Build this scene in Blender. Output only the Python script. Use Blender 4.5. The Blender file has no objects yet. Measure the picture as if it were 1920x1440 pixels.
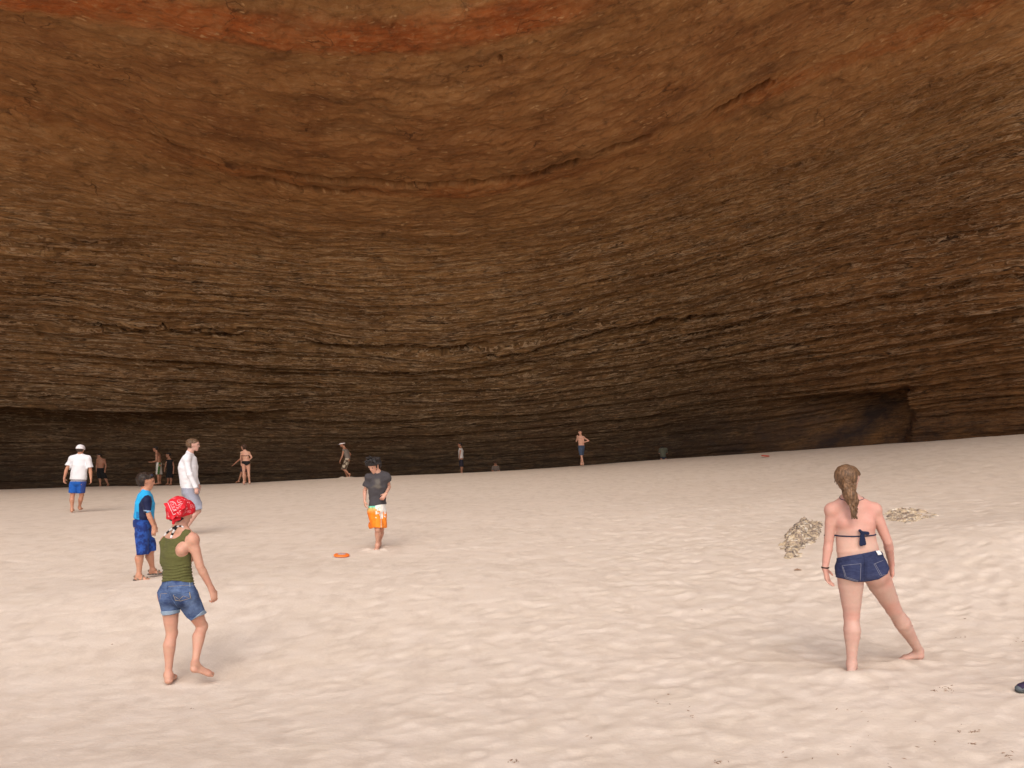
import bpy, math
import numpy as np
from mathutils import Vector
from mathutils.bvhtree import BVHTree

# ------------------------------------------------------------------ camera, sky, sun, exposure
scene = bpy.context.scene
C = scene.collection
F_PX = 1707.0                       # focal length in pixels of the 1920 px wide photograph
CAM_Z = 2.3
PITCH = math.radians(2.35)
cam_data = bpy.data.cameras.new("camera")
cam = bpy.data.objects.new("camera", cam_data)
C.objects.link(cam)
cam.location = (0, 0, CAM_Z)
cam.rotation_euler = (math.pi / 2 + PITCH, 0, 0)
cam_data.sensor_width = 36.0
cam_data.lens = 36.0 * F_PX / 1920.0
cam_data.clip_start = 0.05
cam_data.clip_end = 6000
scene.camera = cam

SUN_EL, SUN_AZ = 42.0, -4.0         # degrees up; degrees to the right of straight behind the camera
world = bpy.data.worlds.new("World")
scene.world = world
world.use_nodes = True
wn = world.node_tree
sky = wn.nodes.new("ShaderNodeTexSky")
sky.sky_type = 'NISHITA'
sky.sun_disc = False
sky.sun_elevation = math.radians(SUN_EL)
sky.sun_rotation = math.radians(180 - SUN_AZ)
sky.dust_density = 4.0
sky.air_density = 0.8
bg = wn.nodes["Background"]
bg.inputs["Strength"].default_value = 0.15
wn.links.new(sky.outputs[0], bg.inputs[0])
sd = bpy.data.lights.new("sun", 'SUN')
sd.energy = 1.1
sd.angle = math.radians(85)
sd.color = (1.0, 0.97, 0.91)
sun = bpy.data.objects.new("sun", sd)
C.objects.link(sun)
to_sun = Vector((math.sin(math.radians(SUN_AZ)) * math.cos(math.radians(SUN_EL)),
                 -math.cos(math.radians(SUN_AZ)) * math.cos(math.radians(SUN_EL)),
                 math.sin(math.radians(SUN_EL))))
sun.rotation_euler = to_sun.to_track_quat('Z', 'Y').to_euler()
vs = scene.view_settings
vs.view_transform = 'Standard'
vs.look = 'None'
vs.gamma = 1.0
vs.use_curve_mapping = False
vs.exposure = 0.32
scene.render.engine = 'CYCLES'
scene.cycles.max_bounces = 8
scene.cycles.diffuse_bounces = 5
scene.cycles.use_denoising = True

# ------------------------------------------------------------------ helpers
CP, SP = math.cos(PITCH), math.sin(PITCH)
def pt(px, py, depth):
    """a place in the cavern whose forward distance is known, from where the photograph shows it"""
    X = (px - 960.0) / F_PX
    Y = (720.0 - py) / F_PX
    fy = CP - Y * SP
    fz = SP + Y * CP
    s = depth / fy
    return np.array((X * s, depth, CAM_Z + fz * s))

rng = np.random.default_rng(7)
_perm = np.random.default_rng(3).random((256, 256)).astype(np.float32)
def vnoise(x, y):
    xi = np.floor(x).astype(np.int64); yi = np.floor(y).astype(np.int64)
    fx = (x - xi).astype(np.float32); fy = (y - yi).astype(np.float32)
    fx = fx * fx * fx * (fx * (fx * 6 - 15) + 10); fy = fy * fy * fy * (fy * (fy * 6 - 15) + 10)
    x0 = xi & 255; x1 = (xi + 1) & 255; y0 = yi & 255; y1 = (yi + 1) & 255
    a = _perm[x0, y0]; b = _perm[x1, y0]; c = _perm[x0, y1]; d = _perm[x1, y1]
    return (a * (1 - fx) + b * fx) * (1 - fy) + (c * (1 - fx) + d * fx) * fy * 1.0 - 0.5
def fbm(x, y, n=4, gain=.5):
    r = 0; a = 1.0
    for i in range(n):
        r = r + a * vnoise(x * 2.03 ** i + 17.3 * i, y * 2.03 ** i + 31.7 * i); a *= gain
    return r
_p3 = np.random.default_rng(5).random((64, 64, 64)).astype(np.float32)
def vnoise3(P, f):
    Q = P * f + 100.0
    I = np.floor(Q).astype(np.int64); T = (Q - I).astype(np.float32)
    T = T * T * (3 - 2 * T)
    I0 = I & 63; I1 = (I + 1) & 63
    def g(a, b, c):
        return _p3[(I1 if a else I0)[..., 0], (I1 if b else I0)[..., 1], (I1 if c else I0)[..., 2]]
    x, y, z = T[..., 0], T[..., 1], T[..., 2]
    c00 = g(0,0,0) * (1-x) + g(1,0,0) * x; c10 = g(0,1,0) * (1-x) + g(1,1,0) * x
    c01 = g(0,0,1) * (1-x) + g(1,0,1) * x; c11 = g(0,1,1) * (1-x) + g(1,1,1) * x
    return (c00 * (1-y) + c10 * y) * (1-z) + (c01 * (1-y) + c11 * y) * z - 0.5

def make_mesh(name, V, Fq, mat=None, parent=None, smooth=True):
    me = bpy.data.meshes.new(name)
    V = np.asarray(V, np.float32); Fq = np.asarray(Fq, np.int32)
    k = Fq.shape[1]
    me.vertices.add(len(V)); me.vertices.foreach_set("co", V.ravel())
    me.loops.add(Fq.size); me.loops.foreach_set("vertex_index", Fq.ravel())
    me.polygons.add(len(Fq))
    me.polygons.foreach_set("loop_start", np.arange(0, Fq.size, k, dtype=np.int32))
    me.polygons.foreach_set("use_smooth", np.full(len(Fq), smooth, dtype=bool))
    me.update(calc_edges=True); me.validate()
    if mat: me.materials.append(mat)
    ob = bpy.data.objects.new(name, me)
    C.objects.link(ob)
    if parent is not None:
        ob.parent = parent
        ob.matrix_parent_inverse = parent.matrix_basis.inverted()
    return ob
def attr(ob, name, data, kind='FLOAT_VECTOR'):
    a = ob.data.attributes.new(name, kind, 'POINT')
    data = np.asarray(data, np.float32)
    if kind == 'FLOAT_COLOR':
        data = np.concatenate([data, np.ones((len(data), 1), np.float32)], 1)
        a.data.foreach_set("color", data.ravel())
    elif kind == 'FLOAT_VECTOR': a.data.foreach_set("vector", data.ravel())
    else: a.data.foreach_set("value", data.ravel())
def grid_faces(nr, nc, flip=False):
    i = np.arange(nr - 1)[:, None] * nc + np.arange(nc - 1)[None, :]
    q = np.stack([i, i + 1, i + 1 + nc, i + nc], -1).reshape(-1, 4)
    return q[:, ::-1] if flip else q
def tag(o, label=None, cat=None, group=None, kind=None):
    if label: o["label"] = label
    if cat: o["category"] = cat
    if group: o["group"] = group
    if kind: o["kind"] = kind
    return o

class NT:
    """small node-tree builder"""
    def __init__(s, name):
        s.m = bpy.data.materials.new(name); s.m.use_nodes = True
        s.t = s.m.node_tree; s.b = s.t.nodes["Principled BSDF"]
    def n(s, typ, **kw):
        nd = s.t.nodes.new("ShaderNode" + typ)
        for k, v in kw.items():
            if k.startswith("i_"):
                key = k[2:]; key = int(key) if key.isdigit() else key.replace("_", " ")
                s.put(nd, key, v)
            else: setattr(nd, k, v)
        return nd
    def put(s, nd, key, v):
        if isinstance(v, bpy.types.NodeSocket): s.t.links.new(v, nd.inputs[key])
        else: nd.inputs[key].default_value = v
    def attr(s, name, out="Vector"): return s.n("Attribute", attribute_name=name).outputs[out]
    def pos(s): return s.n("TexCoord").outputs["Object"]
    def map(s, v, sc): return s.n("VectorMath", operation='MULTIPLY', i_0=v, i_1=sc).outputs[0]
    def noise(s, v, scale, detail=4, rough=.5, dist=0.0):
        return s.n("TexNoise", i_Vector=v, i_Scale=scale, i_Detail=detail, i_Roughness=rough, i_Distortion=dist).outputs[0]
    def ramp(s, f, stops, interp='LINEAR'):
        r = s.n("ValToRGB", i_Fac=f); cr = r.color_ramp; cr.interpolation = interp
        while len(cr.elements) < len(stops): cr.elements.new(.5)
        for e, (p, c) in zip(cr.elements, stops):
            e.position = p; e.color = (c, c, c, 1) if not hasattr(c, "__len__") else (*c, 1)
        return r.outputs[0]
    def mix(s, f, a, b, mode='MIX'):
        m = s.n("Mix", data_type='RGBA', blend_type=mode)
        for k, v in ((0, f), (6, a), (7, b)):
            if isinstance(v, bpy.types.NodeSocket): s.t.links.new(v, m.inputs[k])
            elif k == 0: m.inputs[0].default_value = v
            else: m.inputs[k].default_value = (*v, 1) if hasattr(v, "__len__") else (v, v, v, 1)
        return m.outputs[2]
    def math(s, op, a, b=0.0, clamp=False):
        m = s.n("Math", operation=op, use_clamp=clamp); s.put(m, 0, a); s.put(m, 1, b); return m.outputs[0]
    def bump(s, h, strength, dist, prev=None):
        b = s.n("Bump", i_Height=h, i_Strength=strength, i_Distance=dist)
        if prev is not None: s.t.links.new(prev, b.inputs["Normal"])
        return b.outputs[0]
    def out(s, color=None, rough=.8, normal=None, spec=None, **kw):
        if color is not None:
            if isinstance(color, bpy.types.NodeSocket): s.t.links.new(color, s.b.inputs["Base Color"])
            else: s.b.inputs["Base Color"].default_value = (*color, 1)
        s.put(s.b, "Roughness", rough)
        if spec is not None: s.b.inputs["Specular IOR Level"].default_value = spec
        if normal is not None: s.t.links.new(normal, s.b.inputs["Normal"])
        for k, v in kw.items(): s.put(s.b, k.replace("_", " "), v)
        return s.m

# ------------------------------------------------------------------ the sand floor
def H_at(px, py, D):
    p = pt(px, py, D); return p[0], p[1], p[2]
cps = [(317,1284,8),(1598,1257,7.3),(1722,1237,7.75),(252,1089,11.8),(285,1087,11.6),(708,1029,14.2),(640,1046,13.4),
       (345,1003,16.9),(140,961,23.2),(460,909,37),(645,896,40),(1092,875,41),(196,912,40),(300,911,40),
       (0,918,38),(200,913,39.5),(863,889,46),(1000,880,46),(1240,863,46),(1370,855,43),(1500,845,38),(1700,831,33),(1920,815,27),(1810,823,30),
       (1500,1045,12.5),(1710,985,15.0),(1910,1302,6.4),(960,1440,5.5),(300,1440,5.6),(1700,1440,5.3),
       (1900,980,12.5),(960,1100,11),(1200,960,19),(500,960,22),(1500,900,26),(-500,935,30),(-200,1000,16),(2200,900,18),(2300,1100,9)]
G = [H_at(*c) for c in cps]
# beyond the crest the floor dips out of sight towards the wall
for px, py, D in [(0,918,38),(300,911,40),(600,899,43),(863,889,46),(1240,863,46),(1500,845,38),(1700,831,33),(1920,815,27)]:
    p = pt(px, py, D * 1.22); G.append((p[0], p[1], p[2] - .45))
G += [(0,0,CAM_Z-1.62),(-8,0,CAM_Z-1.8),(8,0,CAM_Z-1.4),(0,-14,CAM_Z-2.6),(25,-14,CAM_Z-2.4),(-25,-14,CAM_Z-3.2),(0,68,CAM_Z-4.5),(-40,50,CAM_Z-4.5),(36,42,CAM_Z-1.5),
      (-38,10,CAM_Z-3.4),(30,8,CAM_Z-.8),(-60,-40,CAM_Z-5),(60,-40,CAM_Z-4)]
G = np.array(G)
def tps_fit(P, z, reg=1e-3):
    n = len(P)
    r = np.linalg.norm(P[:, None] - P[None], axis=2)
    K = r * r * np.log(r + 1e-9) + reg * np.eye(n)
    A = np.zeros((n + 3, n + 3)); A[:n, :n] = K; A[:n, n] = 1; A[:n, n+1:] = P; A[n, :n] = 1; A[n+1:, :n] = P.T
    return np.linalg.solve(A, np.concatenate([z, np.zeros(3)]))
Wt = tps_fit(G[:, :2] / 10, G[:, 2], 2e-4)
def g_base(x, y):
    x = np.asarray(x, float) / 10; y = np.asarray(y, float) / 10
    z = Wt[len(G)] + Wt[len(G)+1] * x + Wt[len(G)+2] * y
    for i, (a, b, _) in enumerate(G):
        r2 = (x - a / 10) ** 2 + (y - b / 10) ** 2 + 1e-12
        z = z + Wt[i] * r2 * np.log(np.sqrt(r2))
    return z
def axis(segs):
    out = [segs[0][0]]
    for a, b, d0, d1 in segs:
        x = a
        while x < b - 1e-6:
            t = (x - a) / (b - a); x += d0 + (d1 - d0) * t
            out.append(min(x, b))
    return np.array(out)
gx = axis([(-3000,-300,900,900),(-300,-50,60,20),(-50,-20,1.2,.25),(-20,-7,.13,.05),(-7,7,.028,.028),(7,20,.05,.13),(20,50,.25,1.2),(50,300,20,60),(300,3000,900,900)])
gy = axis([(-3000,-300,900,900),(-300,-20,60,4),(-20,3,1.5,.2),(3,4.5,.1,.03),(4.5,12,.024,.034),(12,25,.036,.10),(25,48,.10,.2),(48,75,.3,3),(75,400,30,60),(400,3000,900,900)])
GX, GY = np.meshgrid(gx, gy)
# evaluate the smooth base on a coarse lattice, interpolate
cx = np.clip(gx, -55, 55); cy = np.clip(gy, -30, 66)
lx = np.linspace(-56, 56, 180); ly = np.linspace(-31, 67, 180)
LZ = g_base(*np.meshgrid(lx, ly))
def lat(x, y):
    u = np.clip((np.clip(x, -55, 55) - lx[0]) / (lx[1] - lx[0]), 1, 177.999); v = np.clip((np.clip(y, -30, 66) - ly[0]) / (ly[1] - ly[0]), 1, 177.999)
    i = u.astype(int); j = v.astype(int); fu = u - i; fv = v - j
    return (LZ[j, i] * (1-fu) + LZ[j, i+1] * fu) * (1-fv) + (LZ[j+1, i] * (1-fu) + LZ[j+1, i+1] * fu) * fv
def gz(x, y): return float(lat(np.array([float(x)]), np.array([float(y)]))[0])
GZ = lat(GX, GY)
# trampled sand: thousands of overlapping soft prints, rougher towards the right as in the photo
def rough_amt(x, y):
    a = .55 + .45 * np.clip((x + 2.0) / 4.5, -0.35, 1) + .25 * fbm(x * .3, y * .3, 2)
    return np.clip(a, .12, 1.3)
def splat(x, y, ang, a, b, depth, rim, flatb=False):
    R = 3.0 * max(a, b)
    i0, i1 = np.searchsorted(gx, (x - R, x + R)); j0, j1 = np.searchsorted(gy, (y - R, y + R))
    if i1 - i0 < 2 or j1 - j0 < 2: return
    dx = gx[None, i0:i1] - x; dy = gy[j0:j1, None] - y
    c, s = math.cos(ang), math.sin(ang)
    u = (dx * c + dy * s) / a; v = (-dx * s + dy * c) / b
    r2 = u * u + v * v
    k = -depth * np.exp(-(r2 ** 1.7) * .8) * (1 + .45 * np.clip(u, -1, 1)) + rim * np.exp(-((np.sqrt(r2) - 1.75) / .5) ** 2) * (1 + .7 * u)
    PIT[j0:j1, i0:i1] = np.minimum(PIT[j0:j1, i0:i1], np.minimum(k, 0)); RIM[j0:j1, i0:i1] = np.maximum(RIM[j0:j1, i0:i1], np.maximum(k, 0))
PIT = np.zeros_like(GZ); RIM = np.zeros_like(GZ)
nP = 8500
for _ in range(nP):
    y = 4.2 * (30 / 4.2) ** rng.random() ; x = (rng.random() - .5) * 2 * (.66 * y + 1)
    if rng.random() > .35 + .65 * float(np.clip(.6 + x * .12, 0.15, 1)): continue
    am = float(rough_amt(np.array(x), np.array(y)))
    sc = rng.uniform(.75, 1.35)
    splat(x, y, rng.normal(1.25, .5), .15 * sc, .068 * sc, am * rng.uniform(.002, .016), am * rng.uniform(.0, .002))
GZ += PIT + RIM * np.clip(1 + PIT / .006, 0, 1)
far = np.clip(1.3 - GY / 60, .25, 1)
GZ += (fbm(GX * .9, GY * .9, 3) * .012 + fbm(GX * 2.9 + 9, GY * 2.9, 3) * .006 * rough_amt(GX, GY)
       + fbm(GX * 7 + 3, GY * 7, 2) * .005) * far * (np.abs(GX) < 60) * (GY > -30)
def mound(px, py, D, w, h):
    p = pt(px, py, D)
    R = 4 * w
    i0, i1 = np.searchsorted(gx, (p[0] - R, p[0] + R)); j0, j1 = np.searchsorted(gy, (p[1] - R, p[1] + R))
    dx = gx[None, i0:i1] - p[0]; dy = gy[j0:j1, None] - p[1]
    GZ[j0:j1, i0:i1] += h * np.exp(-(dx * dx + dy * dy) / (w * w))
# sand pushed up round the feet
mound(1597,1268,7.12,.13,.045); mound(1640,1262,7.25,.12,.03); mound(1560,1258,7.3,.10,.02)
mound(1690,1244,7.55,.13,.03); mound(1740,1245,7.6,.10,.02)
mound(690,1030,14.1,.07,.035); mound(719,1031,14.0,.06,.04); mound(704,1034,13.9,.09,.03); mound(723,1022,14.5,.05,.035); mound(712,1037,13.8,.05,.02); mound(683,1027,14.3,.05,.02)
mound(641,897,39.3,.12,.10); mound(655,896,39.5,.25,.04)
mound(1915,1308,6.3,.12,.02)
m = NT("sand")
P_ = m.pos()
big = m.noise(P_, .35, 4, .6)
mid = m.noise(P_, 3.0, 4, .55)
fin = m.noise(P_, 260, 2, .7)
mot = m.noise(m.map(P_, (1.0, .45, 1)), 4.5, 4, .6)
col = m.mix(m.ramp(big, [(.3, 0.0), (.7, 1.0)]), (.65, .565, .47), (.71, .615, .52))
col = m.mix(m.ramp(mid, [(.35, 0.0), (.7, 1.0)]), col, (.72, .635, .55))
col = m.mix(m.ramp(mot, [(.36, .30), (.50, 0.0)]), col, (.50, .415, .34))
col = m.mix(m.ramp(fin, [(.3, .16), (.55, 0.0)]), col, (.33, .24, .18))
spk = m.n("TexVoronoi", i_Vector=P_, i_Scale=9.0).outputs["Distance"]
spk = m.ramp(spk, [(0.016, 1.0), (.026, 0.0)])
spk = m.math('MULTIPLY', spk, m.ramp(m.noise(P_, .9, 2), [(.52, 0.0), (.6, .8)]))
col = m.mix(spk, col, (.16, .10, .07))
nrm = m.bump(fin, .25, .004)
nrm = m.bump(m.noise(P_, 28, 3, .6), .35, .012, nrm)
sand_mat = m.out(col, .92, nrm, spec=.15)
V = np.stack([GX, GY, GZ], -1).reshape(-1, 3)
sand = make_mesh("sand_floor", V, grid_faces(len(gy), len(gx)), sand_mat)
tag(sand, "pale trampled sand floor of the cavern", kind="structure", cat="ground")
sand_bvh = None
def sand_z(x, y):
    i = min(max(int(np.searchsorted(gx, x)), 1), len(gx) - 1); j = min(max(int(np.searchsorted(gy, y)), 1), len(gy) - 1)
    fx = (x - gx[i-1]) / (gx[i] - gx[i-1]); fy = (y - gy[j-1]) / (gy[j] - gy[j-1])
    return float((GZ[j-1, i-1] * (1-fx) + GZ[j-1, i] * fx) * (1-fy) + (GZ[j, i-1] * (1-fx) + GZ[j, i] * fx) * fy)

# ------------------------------------------------------------------ the cavern rock
px_c = np.array([0, 300, 600, 800, 960, 1200, 1450, 1700, 1920], float)
az_in = np.arctan((px_c - 960) / F_PX)
az_left = np.radians([-86, -75, -60, -45]); az_right = np.radians([45, 60, 75, 86])
az_c = np.concatenate([az_left, az_in, az_right])
baseD = np.array([44, 48, 53, 55, 55, 53, 45, 38, 32], float)
Yl = [  # image height of each bed line at the columns above, and its forward distance
    [1040,1035,1020,1005,1000,990,985,980,980], [918,911,898,890,883,865,846,832,815], [740,757,768,768,760,730,690,650,610],
    [590,610,640,645,635,585,520,470,430], [420,440,478,480,465,410,345,250,165], [165,262,350,355,340,275,150,50,-40],
    [-40,-10,24,10,-30,-120,-220,-300,-380]]
Dl = [baseD + .3, baseD, [43,47,52,54,53.5,51,43,36,30], [41,45.5,50,51,50.5,47,39,32,27], [36,41,46,47,46,41,34,28,23],
      [30,35,41,41.5,40,34.5,27,22.5,19.5], [24,27,30,30,28.5,24.5,20.5,17.5,15.5]]
lbase = np.array([3.1, 11, 23, 34]); rbase = np.array([24.5, 15.6, 7.6, 2.1])
side_ratio = [1.01, 1, .985, .96, .91, .84, .76]
rowsD, rowsZ = [], []
for k in range(7):
    D = np.array(Dl[k], float)
    Z = np.array([pt(960, y, d)[2] for y, d in zip(Yl[k], D)])
    tl = D[0] / baseD[0]; tr = D[-1] / baseD[-1]
    wl = np.array([1, .85, .6, .3]); wr = wl[::-1]
    D = np.concatenate([lbase * (tl + (side_ratio[k] - tl) * wl), D, rbase * (tr + (side_ratio[k] - tr) * wr)])
    Z = np.concatenate([np.full(4, Z[0]), Z, np.full(4, Z[-1])])
    rowsD.append(D); rowsZ.append(Z)
rowsD.append(rowsD[-1] * .82); rowsZ.append(rowsZ[-1] + 2.2)                           # the roof runs on towards the mouth
rowsD.append(rowsD[-1] * .93); rowsZ.append(np.maximum(rowsZ[-1] + 3.0, 17.0))       # lip
rowsD.append(rowsD[-1] * .97); rowsZ.append(rowsZ[-1] + 45)                            # cliff above it
rowsD = np.array(rowsD); rowsZ = np.array(rowsZ)
az = np.concatenate([np.linspace(az_c[0], math.radians(-34), 150)[:-1], np.linspace(math.radians(-34), math.radians(34), 1160), np.linspace(math.radians(34), az_c[-1], 150)[1:]])
def smooth1(A, n, ax):
    k = np.ones(n) / n
    pad = [(0, 0), (0, 0)]; pad[ax] = (n // 2, n // 2)
    B = np.pad(A, pad, mode='reflect', reflect_type='odd')
    return np.apply_along_axis(lambda v: np.convolve(v, k, 'valid'), ax, B)
def interp_cols(R):
    A = np.array([np.interp(az, az_c, r) for r in R])
    return smooth1(smooth1(A, 81, 1), 41, 1)
cD = interp_cols(rowsD); cZ = interp_cols(rowsZ)
counts = [30, 150, 160, 200, 230, 240, 46, 16, 12]
rk = np.concatenate([np.linspace(k, k + 1, c, endpoint=False) for k, c in enumerate(counts)] + [[9.0]])
def interp_rows(A):
    i = np.minimum(rk.astype(int), 8); f = (rk - i)[:, None]
    B = A[i] * (1 - f) + A[i + 1] * f
    return smooth1(smooth1(B, 61, 0), 41, 0)
WD = interp_rows(cD); WZ = interp_rows(cZ)
TA = np.tan(az)[None, :]
BP = np.stack([WD * TA, WD, WZ], -1)
nr, nc = WD.shape
cc = nc // 2
ds = np.linalg.norm(np.diff(BP[:, cc], axis=0), axis=1); s_m = np.concatenate([[0], np.cumsum(ds)])
s_line = [s_m[int(np.searchsorted(rk, k))] for k in range(10)]
aw = np.concatenate([[0], np.cumsum(np.linalg.norm(np.diff(BP[60], axis=0), axis=1))])
du = np.gradient(BP, axis=1); dv = np.gradient(BP, axis=0)
Nn = np.cross(du, dv); Nn /= np.linalg.norm(Nn, axis=2, keepdims=True) + 1e-9
sgn = np.sign((Nn * (np.array([0, 10, 5.]) - BP)).sum(2)); Nn *= sgn[..., None]
S = np.repeat(s_m[:, None], nc, 1); A_ = np.repeat(aw[None, :], nr, 0)
PXc = 960 + F_PX * np.clip(TA, -3, 3) + 0 * WD
PYc = 720 - F_PX * (((WZ - CAM_Z) / WD * CP - SP) / (CP + (WZ - CAM_Z) / WD * SP))
def layers(seed, tmin, tmax, along_scale, warp, blocky=0.0):
    r = np.random.default_rng(seed)
    b = [-3.0]
    while b[-1] < s_m[-1] + 5: b.append(b[-1] + tmin + (tmax - tmin) * r.random() ** 1.6)
    b = np.array(b)
    w = S + warp * fbm(A_ / 9 + seed, S / 4.0, 3) + warp * .25 * fbm(A_ / 1.6, S / 1.1 + seed, 2)
    i = np.clip(np.searchsorted(b, w) - 1, 0, len(b) - 2)
    t = (w - b[i]) / (b[i+1] - b[i])
    al = A_ / along_scale
    d = fbm(al + r.random(len(b))[i] * 200, i * 7.37, 3) * 1.6 + (r.random(len(b))[i] - .5) * .8
    if blocky:
        d = d + blocky * (np.floor((vnoise(al * 3 + i * 3.1, i * 1.7) + .5) * 5) / 5 - .5)
    return d - (t - .5) * .55 * np.clip(d + .6, 0, 1)
g = lambda a, b, x: np.clip((x - a) / (b - a), 0, 1) ** 2 * (3 - 2 * np.clip((x - a) / (b - a), 0, 1))
sL = s_line
ledge = g(sL[0], sL[1] + 2, S) * (1 - .93 * g(sL[4] + .5, sL[5] - 1, S + 1.2 * fbm(A_ / 12, S / 5, 2)))
ledge *= .65 + .7 * np.clip(fbm(A_ / 14 + 5, S / 3 + 2, 2) + .5, 0, 1)
midp = np.exp(-((S - .5 * (sL[3] + sL[2]) - .5) / 4.5) ** 2)
disp = ledge * (layers(11, .5, 1.7, 14, .40, .22) * .20 * (.5 + midp) + layers(23, .13, .40, 7, .14, .3) * .17 * (.6 + .6 * midp) + layers(37, .07, .2, 4, .10) * .06)
disp += (layers(51, .8, 2.6, 11, 1.4) * .05 + layers(57, .25, .8, 6, 1.0) * .022) * g(sL[4], sL[5], S)
disp += (fbm(A_ * .7, S * 1.5 + 7, 5) * .14 + np.abs(fbm(A_ * .25 + 3, S * .8, 4)) * .20) * g(sL[3], sL[5], S)
disp += fbm(A_ / 8, S / 4.5, 4) * .30 + fbm(A_ * 1.3, S * 3.0, 4) * .045 + fbm(A_ * 4, S * 8.0, 2) * .015
# the broken cracks along the lower edge of the ceiling slab, and the one above the orange band
wob = .40 * fbm(A_ / 3, A_ * 0 + 3.3, 5) + .16 * vnoise(A_ * 2.2, A_ * 0 + 1) + .07 * vnoise(A_ * 5, A_ * 0 + 4)
def crack(s0, w, depth, step, mask):
    global disp
    e = S - (s0 + wob)
    disp -= mask * depth * 1.7 * np.exp(-(e / w) ** 2)
    disp += mask * step * g(-w * .2, w * .2, e) * np.exp(-np.clip(e, 0, 99) / 1.8)
gap = np.clip(.8 + 3.0 * fbm(A_ / 3.5 + 40, A_ * 0, 3), 0, 1)
crack(sL[5], .10, .32, -.14, gap * g(380, 560, PXc) * (1 - g(1080, 1130, PXc)))
crack(sL[5] + .3, .10, .30, -.14, gap * g(1110, 1130, PXc) * (1 - g(1190, 1240, PXc)))
crack(sL[5], .09, .22, -.12, g(1330, 1350, PXc) * (1 - g(1440, 1470, PXc)))
crack(sL[5] - .9, .10, .22, -.1, gap * g(430, 480, PXc) * (1 - g(700, 760, PXc)))
crack(sL[5] + .2, .09, .2, .1, gap * g(150, 200, PXc) * (1 - g(330, 400, PXc)))
e6 = S - (sL[6] + wob * .5)
disp += -.30 * np.exp(-(e6 / .13) ** 2) - .55 * g(-.1, .1, -e6) * np.exp(-np.clip(-e6, 0, 9) / 1.1) * g(-100, 200, PXc) * (1 - g(800, 1000, PXc))
crack(sL[3] + .2, .12, .5, .35, g(120, 200, PXc) * (1 - g(330, 560, PXc)))
crack(sL[3] - .2, .14, .6, .45, g(560, 620, PXc) * (1 - g(880, 930, PXc)))
crack(sL[3] - .9, .12, .5, .3, g(860, 960, PXc) * (1 - g(1250, 1400, PXc)))
# overhang low on the left: rock above stands out, the beds below fall back
lm = (1 - g(260, 620, PXc + 90 * fbm(A_ / 4, S * 0, 2)))
eo = S - (sL[2] + .3 * wob)
disp += lm * (1.5 * g(-.12, .12, eo) * np.exp(-np.clip(eo, 0, 99) / 2.8)) - lm * .5 * g(0, 1, -eo)
# niche in the lower right
yn = 745 + 30 * g(1560, 1380, PXc) - 14 * g(1600, 1680, PXc) + 20 * vnoise(A_ * .8, A_ * 0 + 9)
nm = .95 * g(1400, 1640, PXc) * (1 - g(1650, 1712, PXc + (PYc - 760) * -.12 + 45 * fbm(A_ * .5, S * .9, 2)))
disp -= nm * 1.7 * g(-5, 7, PYc - yn) * (1 - .45 * g(30, 110, PYc - yn))
# a few blocks fallen out on the left
for bx, by, bw, bh, dd in [(120, 606, 70, 9, .28), (262, 600, 50, 8, .2), (940, 112, 5, 6, -.8)]:
    j = 8 * fbm(A_ * 1.2, S * 1.2 + bx, 2)
    disp += dd * g(-bw, -bw + 4, PXc - bx + j) * (1 - g(bw - 4, bw, PXc - bx + j)) * g(-bh, -bh + 4, PYc - by + j) * (1 - g(bh - 4, bh, PYc - by + j))
disp = np.clip(disp, -2.6, 2.6) * (1 - .6 * g(8, 9, rk)[:, None])
VP = BP + Nn * disp[..., None]
m = NT("cavern_rock")
st = m.attr("strata")
sep = m.n("SeparateXYZ", i_0=st)
zone = m.attr("zone", "Fac")
wb = m.noise(m.map(st, (.10, .35, 1)), 1.0, 3)
zz = m.math('ADD', zone, m.math('MULTIPLY', m.math('SUBTRACT', wb, .5), .55))
zz = m.math('DIVIDE', zz, 8.0)
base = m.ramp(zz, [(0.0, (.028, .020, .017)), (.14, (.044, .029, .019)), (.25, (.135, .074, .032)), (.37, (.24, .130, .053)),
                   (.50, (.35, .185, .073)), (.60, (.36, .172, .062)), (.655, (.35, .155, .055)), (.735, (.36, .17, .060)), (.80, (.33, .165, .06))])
# orange bed under the topmost crack and under the slab crack
def band(c, w, tgt, amt, base, msk):
    d = m.math('ABSOLUTE', m.math('SUBTRACT', m.math('ADD', zone, m.math('MULTIPLY', m.math('SUBTRACT', m.noise(m.map(st, (.5, .5, 1)), 1.0, 3, .6), .5), .07)), c))
    f = m.math('MULTIPLY', m.ramp(m.math('DIVIDE', d, w), [(.55, 1.0), (1.0, 0.0)]), amt)
    f = m.math('MULTIPLY', f, msk)
    return m.mix(f, base, tgt)
mskA = m.ramp(m.noise(m.map(st, (.09, .05, 1)), 1.0, 2), [(.40, .25), (.56, 1.0)])
base = band(5.86, .085, (.42, .11, .025), .95, base, m.attr("orange", "Fac"))
base = band(4.93, .07, (.33, .10, .022), .75, base, mskA)
st1 = m.noise(m.map(st, (.75, 7.5, 1)), 1.0, 4, .66)
st2 = m.noise(m.map(st, (1.3, 15.0, 1)), 1.0, 3, .66)
st3 = m.noise(m.map(st, (.16, .9, 1)), 1.0, 5, .6)
iso = m.noise(m.map(st, (1.3, 2.6, 1)), 1.0, 5, .72)
pale_zone = m.ramp(m.math('DIVIDE', zone, 8.0), [(.22, .18), (.34, .75), (.50, 1.0), (.60, .38), (.75, .25)])
pale = m.math('MULTIPLY', m.ramp(st1, [(.50, 0.0), (.66, 1.0)]), pale_zone)
pale = m.math('MULTIPLY', pale, m.ramp(st3, [(.36, .15), (.60, 1.0)]))
pale = m.math('MULTIPLY', pale, m.attr('paleness', 'Fac'))
base = m.mix(pale, base, (.58, .38, .20))
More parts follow.
